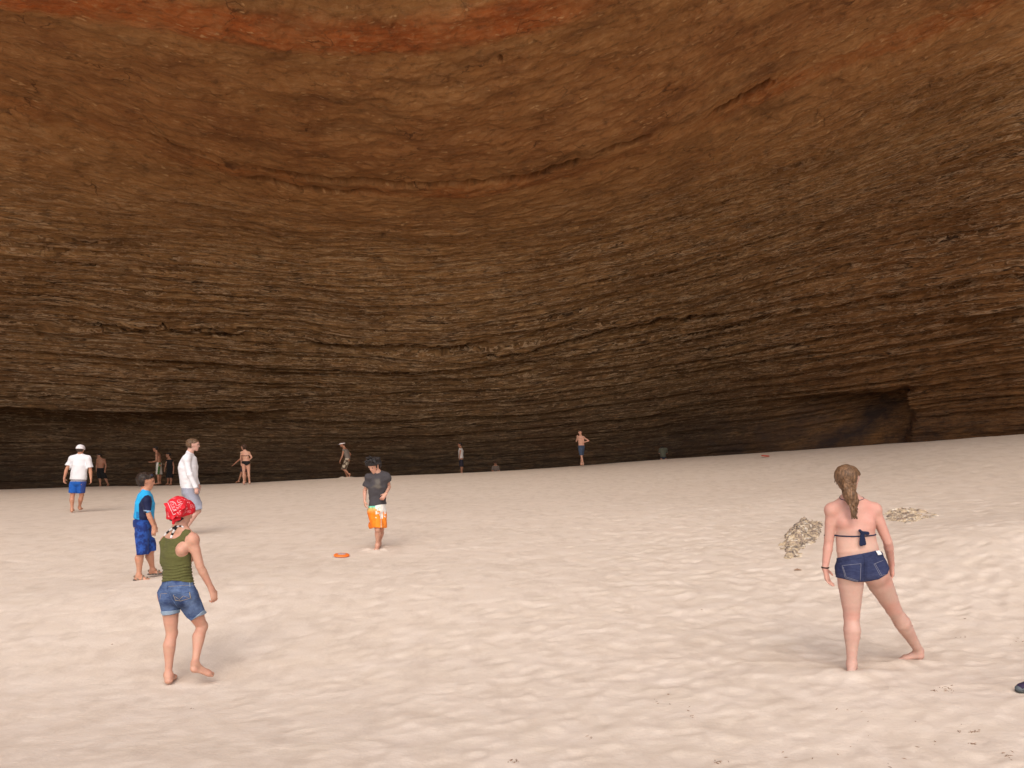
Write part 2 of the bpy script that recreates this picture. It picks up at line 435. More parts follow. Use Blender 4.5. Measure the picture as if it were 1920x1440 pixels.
grime = m.ramp(st2, [(.36, 1.0), (.52, 0.0)])
base = m.mix(m.math('MULTIPLY', m.attr('warm', 'Fac'), m.ramp(zz, [(.02, .5), (.1, 1.0), (.38, 1.0), (.5, 0.0)])), base, (.30, .145, .055))
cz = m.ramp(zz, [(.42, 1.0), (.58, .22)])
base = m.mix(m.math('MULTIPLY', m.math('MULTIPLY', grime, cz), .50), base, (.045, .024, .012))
base = m.mix(m.ramp(iso, [(.34, .6), (.47, 0.0)]), base, (.085, .042, .018))
base = m.mix(m.math('MULTIPLY', m.ramp(iso, [(.54, 0.0), (.70, .7)]), m.ramp(zz, [(.12, .12), (.36, 1.0)])), base, (.50, .27, .12))
base = m.mix(m.ramp(st3, [(.32, .45), (.5, 0.0)]), base, (.08, .036, .016))
fl = m.ramp(m.noise(m.map(st, (4.5, 9.0, 1)), 1.0, 4, .6), [(.68, 0.0), (.76, .75)])
base = m.mix(m.math('MULTIPLY', fl, m.ramp(zz, [(.12, .1), (.36, 1.0)])), base, (.55, .34, .18))
blot = m.noise(m.map(st, (.22, .30, 1)), 1.0, 5, .66)
base = m.mix(m.math('MULTIPLY', m.ramp(blot, [(.46, 0.0), (.62, .3)]), m.ramp(zz, [(.5, 0.0), (.62, 1.0)])), base, (.44, .24, .10))
base = m.mix(m.math('MULTIPLY', m.ramp(blot, [(.36, .4), (.48, 0.0)]), m.ramp(zz, [(.5, 0.0), (.62, 1.0)])), base, (.19, .075, .03))
def lines(v, c, w0, w1):
    return m.ramp(m.math('ABSOLUTE', m.math('SUBTRACT', v, c)), [(w0, 1.0), (w1, 0.0)])
la = m.noise(m.map(st, (.16, 3.2, 1)), 1.0, 5, .58); lb = m.noise(m.map(st, (.5, 6.5, 1)), 1.0, 4, .62)
bedz = m.ramp(zz, [(.06, .6), (.25, 1.0), (.46, 1.0), (.60, .15)])
brk = m.ramp(m.noise(m.map(st, (.5, 1.2, 1)), 1.0, 4, .6), [(.42, 0.0), (.55, 1.0)])
dk = m.math('MAXIMUM', m.math('MULTIPLY', lines(la, .5, .003, .016), brk), m.math('MULTIPLY', lines(lb, .48, .003, .018), .7))
lt = m.math('MAXIMUM', m.math('MULTIPLY', lines(la, .525, .002, .016), brk), m.math('MULTIPLY', lines(lb, .515, .002, .020), .8))  # pale lines paint in light caught on ledge lips
base = m.mix(m.math('MULTIPLY', m.math('MULTIPLY', lt, bedz), m.ramp(zz, [(.12, .10), (.33, .85)])), base, (.60, .43, .28))
base = m.mix(m.math('MULTIPLY', m.math('MULTIPLY', dk, bedz), .9), base, (.02, .012, .008))
# joints and flakes of the smoother ceiling slab
wv = m.n('VectorMath', operation='ADD', i_0=m.map(st, (.34, .62, 1)), i_1=m.map(m.n('TexNoise', i_Vector=m.map(st, (.8, 1.6, 1)), i_Scale=1.0, i_Detail=3.0).outputs['Color'], (.9, .9, 0))).outputs[0]
ed = m.n('TexVoronoi', feature='DISTANCE_TO_EDGE', i_Vector=wv, i_Scale=1.0).outputs['Distance']
jm = m.math('MULTIPLY', m.ramp(ed, [(.006, 1.0), (.022, 0.0)]), m.ramp(m.noise(m.map(st, (.3, .5, 1)), 1.0, 3), [(.54, 0.0), (.66, .7)]))
base = m.mix(m.math('MULTIPLY', jm, m.ramp(zz, [(.35, .1), (.55, 1.0)])), base, (.05, .02, .01))
fk = m.n('TexVoronoi', i_Vector=m.n('VectorMath', operation='ADD', i_0=m.map(st, (1.5, 5.5, 1)), i_1=m.map(m.n('TexNoise', i_Vector=m.map(st, (2, 6, 1)), i_Scale=1.0, i_Detail=1.0).outputs['Color'], (1.1, 1.1, 0))).outputs[0], i_Scale=1.0)
fm = m.math('MULTIPLY', m.ramp(fk.outputs['Distance'], [(.16, 1.0), (.27, 0.0)]), m.ramp(m.noise(m.map(st, (.45, 1.1, 1)), 1.0, 4, .6), [(.47, 0.0), (.58, .75)]))
base = m.mix(m.math('MULTIPLY', fm, m.ramp(zz, [(.2, .1), (.45, .9)])), base, (.58, .36, .18))
nb = m.bump(m.math('MULTIPLY', st2, cz), .8, .08)
nb = m.bump(m.noise(m.map(st, (3.0, 5.5, 1)), 1.0, 3, .7), .8, .05, nb)
base = m.mix(1.0, base, (.93, .91, .86), 'MULTIPLY')
base = m.mix(m.math('MULTIPLY', m.attr('stain_shade', 'Fac'), m.ramp(m.noise(m.map(st, (.5, .8, 1)), 1.0, 5, .65), [(.36, 0.0), (.64, .75)])), base, (.040, .029, .028))
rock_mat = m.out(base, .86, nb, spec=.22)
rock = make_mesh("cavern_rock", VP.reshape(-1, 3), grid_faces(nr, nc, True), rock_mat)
attr(rock, "strata", np.stack([A_, S, 0 * S], -1).reshape(-1, 3))
attr(rock, "zone", np.repeat(rk[:, None] - 0.0, nc, 1).ravel(), 'FLOAT')
attr(rock, "orange", np.clip((1 - g(950, 1250, PXc)) + .8 * g(1500, 1650, PXc) * 0 + 0 * S, 0, 1).ravel(), 'FLOAT')
attr(rock, "warm", (.85 * g(1250, 1720, PXc) + .3 * g(560, 200, PXc) * g(720, 690, PYc) + 0 * S).ravel(), 'FLOAT')
attr(rock, "stain_shade", np.clip(g(1120, 1420, PXc) * g(-95, -20, PYc - (1 + .0) * np.interp(PXc[0], px_c, Yl[1])[None, :]) * (1 - .5 * g(1720, 1920, PXc)) + nm * .8 * g(-5, 10, PYc - yn), 0, 1.2).ravel(), 'FLOAT')  # varnish stain along the foot, plus shade painted into the niche
attr(rock, "paleness", np.clip(.85 + .35 * g(1100, 1700, PXc) + 0 * S, 0, 1.2).ravel(), 'FLOAT')
tag(rock, "layered brown limestone wall and arching roof of the cavern", kind="structure", cat="cavern wall")

# ------------------------------------------------------------------ smooth-union body modelling and surface extraction
def nrm_(v):
    v = np.asarray(v, float); return v / (np.linalg.norm(v) + 1e-12)
class Sdf:
    def __init__(s): s.p = []; s.g = None; s.gk = {}
    def add(s, a, b, ra, rb=None, k=.02, lat=None, flat=1.0, cap=1.0, sub=False):
        rb = ra if rb is None else rb
        s.p.append((np.asarray(a, float), np.asarray(b, float), ra, rb, k, None if lat is None else np.asarray(lat, float), flat, cap, sub, s.g)); return s
    def open(s, k): s.g = len(s.gk); s.gk[s.g] = k; return s          # parts of one limb are joined first, then blended in as a whole
    def close(s): s.g = None; return s
    def ball(s, a, r, k=.02, **kw): return s.add(a, np.asarray(a, float) + (0, 0, 1e-4), r, r, k, **kw)
    def chain(s, pts, rs, k=.02, **kw):
        own = s.g is None
        if own: s.open(k)
        for i in range(len(pts) - 1): s.add(pts[i], pts[i+1], rs[i], rs[i+1], .004, **kw)
        if own: s.close()
        return s
    def bounds(s, pad=.03):
        P = [q for q in s.p if not q[8]]
        lo = np.min([np.minimum(q[0], q[1]) - max(q[2], q[3]) * max(1, q[6]) for q in P], 0) - pad
        hi = np.max([np.maximum(q[0], q[1]) + max(q[2], q[3]) * max(1, q[6]) for q in P], 0) + pad
        return lo, hi
    def grid(s, h, lo=None, hi=None, base=None):
        if lo is None: lo, hi = s.bounds()
        n = np.ceil((hi - lo) / h).astype(int) + 1
        F = np.full(n, .25, np.float32) if base is None else base
        T = None; cur = None; box = None
        def flush():
            nonlocal T, cur, box
            if cur is None: return
            sl = tuple(slice(max(a - 1, 0), b + 1) for a, b in zip(*box)); k = s.gk[cur]
            hh = np.clip(.5 + .5 * (T[sl] - F[sl]) / k, 0, 1); F[sl] = T[sl] * (1 - hh) + F[sl] * hh - k * hh * (1 - hh)
            T[sl] = .25; cur = None
        for a, b, ra, rb, k, lat, flat, cap, sub, gi in s.p:
            if gi != cur:
                flush()
                if gi is not None:
                    cur = gi; box = [np.array(n), np.zeros(3, int)]
                    if T is None: T = np.full(n, .25, np.float32)
            R = max(ra, rb) * max(1, flat) + (k if gi is None else max(k, s.gk[gi])) + 2 * h
            i0 = np.clip(np.floor((np.minimum(a, b) - R - lo) / h).astype(int), 0, n); i1 = np.clip(np.ceil((np.maximum(a, b) + R - lo) / h).astype(int) + 1, 0, n)
            if (i1 <= i0).any(): continue
            if gi is not None: box = [np.minimum(box[0], i0), np.maximum(box[1], i1)]
            X = (lo[0] + h * np.arange(i0[0], i1[0]) - a[0]).astype(np.float32)[:, None, None]
            Y = (lo[1] + h * np.arange(i0[1], i1[1]) - a[1]).astype(np.float32)[None, :, None]
            Z = (lo[2] + h * np.arange(i0[2], i1[2]) - a[2]).astype(np.float32)[None, None, :]
            ax = b - a; L = np.linalg.norm(ax)
            w = ax / L if L > 1e-3 else np.array((0, 0, 1.))
            if lat is None: l = nrm_(np.cross(w, (0.3, .9, .1)))
            else: l = nrm_(lat - w * np.dot(lat, w))
            f = np.cross(w, l)
            qw = X * w[0] + Y * w[1] + Z * w[2]; ql = X * l[0] + Y * l[1] + Z * l[2]; qf = X * f[0] + Y * f[1] + Z * f[2]
            t = np.clip(qw, 0, L)
            over = (qw - t) * cap
            r = ra + (rb - ra) * t / max(L, 1e-6)
            d = np.sqrt(over * over + ql * ql + (qf / flat) ** 2) - r
            if flat < 1: d = d * (.5 + .5 * flat)
            sl = (slice(i0[0], i1[0]), slice(i0[1], i1[1]), slice(i0[2], i1[2]))
            W_ = F if gi is None else T
            G_ = W_[sl]
            if sub:
                hh = np.clip(.5 - .5 * (G_ + d) / k, 0, 1); W_[sl] = G_ * (1 - hh) - d * hh + k * hh * (1 - hh)
            else:
                hh = np.clip(.5 + .5 * (d - G_) / k, 0, 1); W_[sl] = d * (1 - hh) + G_ * hh - k * hh * (1 - hh)
        flush()
        return F, lo
def gridP(F, lo, h):
    n = F.shape
    P = np.empty((*n, 3), np.float32)
    P[..., 0] = (lo[0] + h * np.arange(n[0]))[:, None, None]; P[..., 1] = (lo[1] + h * np.arange(n[1]))[None, :, None]; P[..., 2] = (lo[2] + h * np.arange(n[2]))[None, None, :]
    return P
def nets(F, lo, h):
    sg = F < 0
    c = [sg[i:sg.shape[0]-1+i, j:sg.shape[1]-1+j, k:sg.shape[2]-1+k] for i in (0,1) for j in (0,1) for k in (0,1)]
    tot = sum(x.astype(np.int8) for x in c)
    act = (tot > 0) & (tot < 8)
    idx = np.full(act.shape, -1, np.int64)
    I = np.argwhere(act); idx[act] = np.arange(len(I))
    cor = np.array([(i, j, k) for i in (0,1) for j in (0,1) for k in (0,1)])
    val = np.stack([F[I[:,0]+o[0], I[:,1]+o[1], I[:,2]+o[2]] for o in cor], 1)
    S_ = np.zeros((len(I), 3)); N_ = np.zeros(len(I))
    for a in range(8):
        for b in range(a + 1, 8):
            if np.abs(cor[a] - cor[b]).sum() != 1: continue
            fa, fb = val[:, a], val[:, b]; mk = (fa < 0) != (fb < 0)
            t = np.where(mk, fa / np.where(mk, fa - fb, 1), 0)
            S_ += mk[:, None] * (cor[a] + t[:, None] * (cor[b] - cor[a])); N_ += mk
    V = lo + h * (I + S_ / N_[:, None])
    Q = []
    for ax in range(3):
        sl0 = [slice(1, -1)] * 3; sl1 = [slice(1, -1)] * 3
        sl0[ax] = slice(0, -1); sl1[ax] = slice(1, None)
        a = sg[tuple(sl0)]; b = sg[tuple(sl1)]
        E = np.argwhere(a != b)
        if not len(E): continue
        fl = a[E[:,0], E[:,1], E[:,2]]
        off = np.ones(3, int); off[ax] = 0; E = E + off
        u, v = [(1,2),(2,0),(0,1)][ax]
        def cell(du, dv):
            q = E.copy(); q[:, u] -= du; q[:, v] -= dv; return idx[q[:,0], q[:,1], q[:,2]]
        q = np.stack([cell(1,1), cell(0,1), cell(0,0), cell(1,0)], 1)
        q[~fl] = q[~fl][:, ::-1]
        Q.append(q)
    Q = np.concatenate(Q); Q = Q[(Q >= 0).all(1)]
    return V, Q
def relax(V, Q, n=1, lam=.5):
    for _ in range(n):
        A = np.zeros_like(V); cnt = np.zeros(len(V))
        for k in range(4):
            j = Q[:, (k + 1) % 4]; i = Q[:, k]
            np.add.at(A, i, V[j]); np.add.at(cnt, i, 1); np.add.at(A, j, V[i]); np.add.at(cnt, j, 1)
        V = V + lam * (A / np.maximum(cnt, 1)[:, None] - V)
    return V
def sdf_obj(name, sdf, h, mat, parent, mod=None, colf=None, rel=1):
    lo, hi = sdf.bounds(.02 + 2 * h)
    F, lo = sdf.grid(h, lo, hi)
    if mod is not None:
        P = gridP(F, lo, h); F = mod(F, P)
    V, Q = nets(F, lo, h)
    if rel: V = relax(V, Q, rel, .5)
    o = make_mesh(name, V, Q, mat, parent)
    if colf is not None:
        c = colf(V); attr(o, "tint", c, 'FLOAT_COLOR')
    return o

# ------------------------------------------------------------------ materials for people and things
def skin_mat(name, c, pink=(.60, .26, .19)):
    m = NT(name)
    P = m.pos()
    n1 = m.noise(P, 7, 4, .6); n2 = m.noise(P, 45, 3, .6)
    b = m.mix(m.ramp(n1, [(.35, 0.0), (.7, .55)]), c, pink)
    b = m.mix(m.ramp(n2, [(.3, .25), (.6, 0.0)]), b, tuple(x * .8 for x in c))
    b = m.mix(1.0, b, m.attr("tint", "Color"), 'MULTIPLY')
    nb = m.bump(n2, .15, .003)
    return m.out(b, .55, nb, spec=.35, Subsurface_Weight=.12, Subsurface_Scale=.02)
SK = {"fair": skin_mat("skin_fair", (.58, .345, .26)), "rosy": skin_mat("skin_rosy", (.56, .345, .28), (.53, .245, .20)), "shaded": skin_mat("skin_shaded", (.34, .165, .10), (.32, .13, .08)),  # darkest one has the dimness of the cavern's back put into its colour
      "tan": skin_mat("skin_tan", (.50, .255, .165), (.48, .20, .12)), "warm": skin_mat("skin_warm", (.54, .305, .215), (.52, .22, .16))}
def cloth_mat(name, c=(1, 1, 1), rough=.85, scale=12, var=.18, fold=.5, fdist=.012, weave=700, tint=True, stretch=(1, 1, 1)):
    m = NT(name)
    P = m.map(m.pos(), stretch)
    n1 = m.noise(P, scale, 5, .6); n2 = m.noise(m.pos(), weave, 1, .5)
    b = m.mix(m.ramp(n1, [(.3, var), (.62, 0.0)]), c, tuple(x * .55 for x in c))
    b = m.mix(m.ramp(n2, [(.35, .15), (.6, 0.0)]), b, tuple(x * .6 for x in c))
    if tint: b = m.mix(1.0, b, m.attr("tint", "Color"), 'MULTIPLY')
    nb = m.bump(n1, fold, fdist * 1.6)
    return m.out(b, rough, nb, spec=.2, Sheen_Weight=.05)
def hair_mat(name, c, stretch=(90, 90, 9)):
    m = NT(name)
    n = m.noise(m.map(m.pos(), stretch), 1.0, 4, .65, .6)
    n2 = m.noise(m.pos(), 22, 3)
    b = m.mix(m.ramp(n, [(.35, 0.0), (.68, 1.0)]), tuple(x * .35 for x in c), tuple(min(1, x * 1.5) for x in c))
    b = m.mix(m.ramp(n2, [(.4, .5), (.6, 0.0)]), b, tuple(x * .4 for x in c))
    return m.out(b, .5, m.bump(n, .9, .006), spec=.35)
def plain_mat(name, c, rough=.6, var=.2, scale=30, spec=.3, bump=.2):
    m = NT(name)
    n = m.noise(m.pos(), scale, 4, .6)
    return m.out(m.mix(m.ramp(n, [(.3, var), (.65, 0.0)]), c, tuple(x * .5 for x in c)), rough, m.bump(n, bump, .004), spec=spec)
def denim_mat(name, dark, light, k=.5):
    m = NT(name)
    P = m.pos()
    n1 = m.noise(P, 9, 5, .6); n2 = m.noise(m.map(P, (30, 30, 90)), 1.0, 4, .7); n3 = m.noise(P, 900, 1)
    b = m.mix(m.ramp(n1, [(.35, 0.0), (.72, k)]), dark, light)
    b = m.mix(m.ramp(n2, [(.45, 0.0), (.75, .5)]), b, light)
    b = m.mix(m.ramp(n3, [(.3, .35), (.6, 0.0)]), b, tuple(x * .45 for x in dark))
    b = m.mix(1.0, b, m.attr("tint", "Color"), 'MULTIPLY')
    return m.out(b, .85, m.bump(n1, .6, .01, m.bump(n2, .3, .003)), spec=.2)
white = lambda V: np.ones((len(V), 3))
M_eye = plain_mat("eye_dark", (.03, .02, .015), .2, 0)
M_lip = plain_mat("lip", (.45, .17, .14), .45, .1)

# ------------------------------------------------------------------ a person
def hand(s, wr, tip_dir, palm_n, thumb_dir, L, curl=.45, k=.006):
    """palm, four unequal curled fingers and a thumb rooted in the side of the palm; L = wrist to middle fingertip"""
    t = nrm_(tip_dir); n = nrm_(palm_n - t * np.dot(palm_n, t)); th = nrm_(thumb_dir - t * np.dot(thumb_dir, t) - n * np.dot(thumb_dir, n))
    pl = .50 * L; pw = .22 * L
    s.add(wr, wr + t * pl * .85, .17 * L, .215 * L, .02, lat=th, flat=.55)
    for i, (o, ln, r) in enumerate([(.165, .44, .047), (.055, .50, .050), (-.055, .47, .047), (-.155, .37, .040)]):
        b = wr + t * pl * .92 + th * o * L * 1.0
        d = nrm_(t + th * o * .55); ang = 0
        p = b; pts = [wr + t * pl * .62 + th * o * L * .85, b]
        for j, q in enumerate((.45, .32, .23)):
            ang += curl * (.55 + .25 * j) * (1 + .12 * i)
            dd = d * math.cos(ang) + n * math.sin(ang)
            p = p + dd * ln * L * q; pts.append(p)
        s.chain(pts, [r * L * 1.1, r * L * 1.05, r * L, r * L * .92, r * L * .78], k)
    b = wr + t * pl * .30 + th * .17 * L + n * .04 * L
    d1 = nrm_(t * .75 + th * .75 + n * .35); d2 = nrm_(t + th * .25 + n * .45)
    s.chain([wr + t * pl * .2 + th * .08 * L, b, b + d1 * .21 * L, b + d1 * .21 * L + d2 * .17 * L], [.075 * L, .068 * L, .056 * L, .044 * L], k * 1.5)
def foot(s, ank, heel, toe, up, L, k=.012, bare=True):
    f = nrm_(toe - heel); lat = nrm_(np.cross(f, up)); up = np.cross(lat, f)
    hb = heel + up * L * .13 + f * L * .13
    s.add(ank, hb, .15 * L, .135 * L, .02)
    ball = toe - f * L * .24 + up * L * .075
    s.add(ank - (ank - hb) * .35 + f * L * .06, ball, .145 * L, .10 * L, .03, lat=lat, flat=.8)
    s.add(hb, ball, .125 * L, .15 * L, .02, lat=lat, flat=.62)
    s.add(ball - lat * .02 * L, ball + lat * .02 * L, .13 * L, .13 * L, .02, lat=f, flat=.62)
    if bare:
        for i, (o, ln, r) in enumerate([(-.10, .23, .050), (-.035, .235, .036), (.02, .215, .034), (.07, .19, .031), (.115, .16, .029)]):
            a = ball + lat * o * L * 1.05 - up * .02 * L
            s.add(a, a + f * ln * L + up * .005 * L - up * .02 * L, r * L * 1.05, r * L, k * .5)
    else:
        s.add(ball, toe - f * .09 * L + up * .06 * L, .14 * L, .10 * L, .02, lat=lat, flat=.6)

def person(label, J, D, h, skin="fair", face=None, hface=None, female=False, build=1.0, hands=None, feet=None, group=None,
           thigh=.088, calf=.058, arm=.046, waistw=None, chestw=None, hipw=None, headr=1.0, extra=None, bare_feet=True, eyes=True, bodycol=None, earside=None, mod=None):
    """J: joint -> (px, py, depth offset) as seen in the photo; returns root, joints (3-D), the body volume"""
    Q = {k: pt(v[0], v[1], D + (v[2] if len(v) > 2 else 0)) for k, v in J.items()}
    P_h = nrm_(np.array(hface if hface is not None else face, float)); up = np.array((0, 0, 1.))
    s = Sdf()
    hd, nk, ch, wa, hp = Q["head"], Q["neck"], Q["chest"], Q["waist"], Q["hip"]
    sA, sB, hA, hB = Q["shA"], Q["shB"], Q["hipA"], Q["hipB"]
    ls = nrm_(sB - sA); lh = nrm_(hB - hA); fwd = nrm_(np.array(face, float))
    sc = headr
    cw = chestw / 2; ww = waistw / 2; hw = hipw / 2
    # torso
    s.open(.03)
    s.add(hp, wa, hw, ww, .03, lat=lh, flat=.64 if female else .62, cap=2.4)
    s.add(wa, ch, ww, cw, .014, lat=lh + ls, flat=.66, cap=2.4)
    s.add(ch, ch + (nk - ch) * .62, cw, cw * .72, .014, lat=ls, flat=.62, cap=2.0)
    s.close()
    s.add(sA, sB, arm * 1.12, arm * 1.12, .045)
    for q in (sA, sB): s.add(q, nk + (hd - nk) * .12, arm * 1.0, arm * 1.15, .04)
    # neck and head
    ht = nrm_(hd - nk); hl = nrm_(np.cross(P_h, up))
    nr_ = (.046 if female else .056) * sc
    s.add(nk - ht * .02, hd - P_h * .012 * sc - ht * .03 * sc, nr_ * 1.08, nr_, .025)
    hu = nrm_(up + ht * .6 - P_h * np.dot(up + ht * .6, P_h)) if abs(np.dot(up, P_h)) < .95 else ht
    cr = hd + hu * .028 * sc - P_h * .012 * sc
    s.add(cr - P_h * .022 * sc, cr + P_h * .026 * sc, .086 * sc, .078 * sc, .02, lat=hl, flat=1.02)
    jaw = hd - hu * .052 * sc + P_h * .045 * sc
    s.add(hd + P_h * .03 * sc + hu * .01 * sc, jaw, .066 * sc, .044 * sc, .03, lat=hl, flat=1.05)
    chin = hd - hu * .088 * sc + P_h * .066 * sc
    s.add(jaw, chin, .044 * sc, .022 * sc, .02)
    fc = hd + P_h * .085 * sc
    s.add(fc + hu * .018 * sc, fc - hu * .020 * sc + P_h * .017 * sc, .010 * sc, .014 * sc, .012)       # nose
    for e in (-1, 1):
        s.ball(fc - hu * .022 * sc + hl * e * .010 * sc + P_h * .006 * sc, .008 * sc, .006)
        s.ball(hd + P_h * .092 * sc + hl * e * .032 * sc + hu * .012 * sc, .012 * sc, .012, sub=True)  # eye sockets
        s.add(hd + hl * e * .020 * sc + P_h * .086 * sc + hu * .027 * sc, hd + hl * e * .045 * sc + P_h * .076 * sc + hu * .026 * sc, .007 * sc, .006 * sc, .01)
        er = hd + hl * e * .076 * sc - P_h * .004 * sc                                                  # ears
        s.add(er + hu * .022 * sc - P_h * .004 * sc + hl * e * .006 * sc, er - hu * .022 * sc + P_h * .004 * sc, .018 * sc, .011 * sc, .008, lat=P_h, flat=.5)
    for o, r in ((-.046, .0075), (-.057, .0085)):                                                       # lips
        c = hd + P_h * (.089 + (o + .046) * .2) * sc + hu * o * sc
        s.add(c - hl * .018 * sc, c + hl * .018 * sc, r * sc * .75, r * sc * .75, .006)
    # legs
    kn = {}
    bk = -fwd
    for a in "AB":
        H_, K_, N_ = Q["hip" + a], Q["kn" + a], Q["an" + a]
        th = thigh; cf = calf
        ld = nrm_(N_ - K_); b2 = nrm_(bk - ld * np.dot(bk, ld)); fr = -b2
        lg = N_ - K_
        s.open(.028)
        s.chain([H_, H_ + (K_ - H_) * .30, H_ + (K_ - H_) * .70, K_ - (K_ - H_) * .04, K_ + lg * .10, K_ + lg * .28 + b2 * .010, K_ + lg * .42 + b2 * .009, K_ + lg * .68 + b2 * .003, N_],
                [th * 1.02, th * .97, th * .76, cf * .93, cf * .87, cf * .98, cf * .92, cf * .68, cf * .54])
        s.add(K_ + lg * .12 + b2 * .012, K_ + lg * .30 + b2 * .018, cf * .62, cf * .80, .02); s.add(K_ + lg * .30 + b2 * .018, K_ + lg * .50 + b2 * .008, cf * .80, cf * .55, .02)
        s.ball(K_ + fr * .014, cf * .84, .02)
        s.close()
        if feet and a in feet:
            fh, ft, fu, L = feet[a]
            foot(s, N_, pt(fh[0], fh[1], D + fh[2]), pt(ft[0], ft[1], D + ft[2]), np.array(fu, float), L, bare=bare_feet)
    for a in "AB":
        s.ball(Q["hip" + a] + bk * .03 - np.array((0, 0, .0)), th * .97, .04)
    # arms and hands
    for a in "AB":
        if "el" + a not in Q: continue
        S0, E, W = Q["sh" + a], Q["el" + a], Q["wr" + a]
        s.ball(S0, arm * 1.14, .03)
        s.chain([S0, S0 + (E - S0) * .4, S0 + (E - S0) * .85, E, E + (W - E) * .25, E + (W - E) * .7, W], [arm * 1.06, arm * 1.0, arm * .84, arm * .80, arm * .84, arm * .64, arm * .52], .015)
        if hands and a in hands:
            hd_ = hands[a]
            hand(s, W, np.array(hd_[0], float), np.array(hd_[1], float), np.array(hd_[2], float), hd_[3], hd_[4] if len(hd_) > 4 else .45)
    if extra: extra(s, Q)
    base = np.array((hp[0], hp[1], sand_z(hp[0], hp[1])))
    root = bpy.data.objects.new("person", None); C.objects.link(root)
    root.location = base; root.empty_display_size = .3
    tag(root, label, "person", group)
    bpy.context.view_layer.update()
    if mod is None: mod = lambda F, P: F
    body = sdf_obj("body", s, h, SK[skin], root, mod=mod, colf=(bodycol or white), rel=1)
    if eyes:
        for e in (-1, 1):
            c = hd + P_h * .083 * sc + hl * e * .032 * sc + hu * .012 * sc
            q = Sdf().ball(c, .011 * sc)
            sdf_obj("eye", q, .003, M_eye, root, rel=0)
    info = dict(root=root, Q=Q, s=s, body=body, P_h=P_h, hu=hu, hl=hl, hd=hd, sc=sc, fwd=fwd, ls=ls, lh=lh, D=D, h=h, cw=cw, ww=ww, hw=hw, arm=arm, thigh=thigh, calf=calf)
    for a in "AB":
        if VERBOSE: print(label[:30], a, "thigh %.2f shin %.2f" % (np.linalg.norm(Q["hip"+a]-Q["kn"+a]), np.linalg.norm(Q["kn"+a]-Q["an"+a])),
              "uarm %.2f farm %.2f" % (np.linalg.norm(Q["sh"+a]-Q["el"+a]), np.linalg.norm(Q["el"+a]-Q["wr"+a])) if "el"+a in Q else "", "sh %.2f" % np.linalg.norm(sA-sB))
    return info
VERBOSE = False
def plane(p, n):
    p = np.asarray(p, float); n = nrm_(n).astype(np.float32)
    return lambda P: ((P - p.astype(np.float32)) * n).sum(-1)
def hair(I, r=.012, cut=None, h=None, mat=None, noise=.010, freq=40, extra=None, back=.0, low=-.05, front=.03):
    """cap of hair over the skull; the face side is cut away"""
    s = Sdf(); hd, F_, U, L_, sc = I["hd"], I["P_h"], I["hu"], I["hl"], I["sc"]
    cr = hd + U * .028 * sc - F_ * .012 * sc
    s.add(cr - F_ * .026 * sc, cr + F_ * .026 * sc, (.086 + r) * sc, (.080 + r) * sc, .02, lat=L_, flat=1.02)
    s.add(cr - F_ * .030 * sc, hd - F_ * .03 * sc - U * .045 * sc, (.078 + r) * sc, (.060 + r * .7) * sc, .02)
    def mod(Fg, P):
        q = P - hd.astype(np.float32)
        f = (q * F_.astype(np.float32)).sum(-1); u = (q * U.astype(np.float32)).sum(-1); l = np.abs((q * L_.astype(np.float32)).sum(-1))
        Fg = Fg + vnoise3(P, freq) * noise + vnoise3(P, freq * 2.7) * noise * .5
        c1 = f - (front * sc + np.clip((u - .035 * sc) * 2.2, -.02, .09) + vnoise3(P, 60) * .02)     # hairline
        c2 = (low * sc - u) + vnoise3(P, 50) * .02
        c3 = np.where(l > .055 * sc, np.minimum(f + .005 * sc, -(u - .008 * sc)), -1.0) - .0            # keep ears free
        Fg = np.maximum(Fg, np.maximum(c1, c2))
        return np.maximum(Fg, np.where(l > .055 * sc, np.minimum(np.minimum(f + .024 * sc, .03 * sc - f), .034 * sc - u), -1))
    if extra: extra(s)
    return sdf_obj("hair", s, h or I["h"], mat, I["root"], mod=mod, rel=1)
def garment(I, name, sdf, mat, cuts=(), wr=.004, freq=14, h=None, colf=None, stretch=(1, 1, 1), carve=None, rel=1):
    def mod(Fg, P):
        Ps = P * np.array(stretch, np.float32)
        Fg = Fg + vnoise3(Ps, freq) * wr * 2 + vnoise3(Ps, freq * 2.6) * wr
        for c in cuts: Fg = np.maximum(Fg, c(P))
        return Fg
    return sdf_obj(name, sdf, h or I["h"], mat, I["root"], mod=mod, colf=colf or white, rel=rel)
def torso_sdf(I, off, lo=True, taper=1.0, hem=None, flat=.68, shoulders=True, upper=True, hemw=None):
    Q = I["Q"]; s = Sdf(); ls, lh = I["ls"], I["lh"]
    hp, wa, ch, nk = Q["hip"], Q["waist"], Q["chest"], Q["neck"]
    hemp = hem if hem is not None else hp
    s.open(.03)
    s.add(hemp, wa, (hemw / 2 if hemw else I["hw"] + off), I["ww"] + off, .03, lat=lh, flat=flat, cap=1.6)
    s.add(wa, ch, I["ww"] + off, I["cw"] + off, .014, lat=lh + ls, flat=flat, cap=2.4)
    s.add(ch, ch + (nk - ch) * .62, I["cw"] + off, I["cw"] * .74 + off, .014, lat=ls, flat=flat, cap=2.0)
    s.close()
    if shoulders:
        s.add(Q["shA"], Q["shB"], I["arm"] * 1.12 + off, I["arm"] * 1.12 + off, .045)
        for q in ("shA", "shB"): s.add(Q[q], nk + (Q["head"] - nk) * .08, I["arm"] + off, I["arm"] + off * .8, .04)
    return s
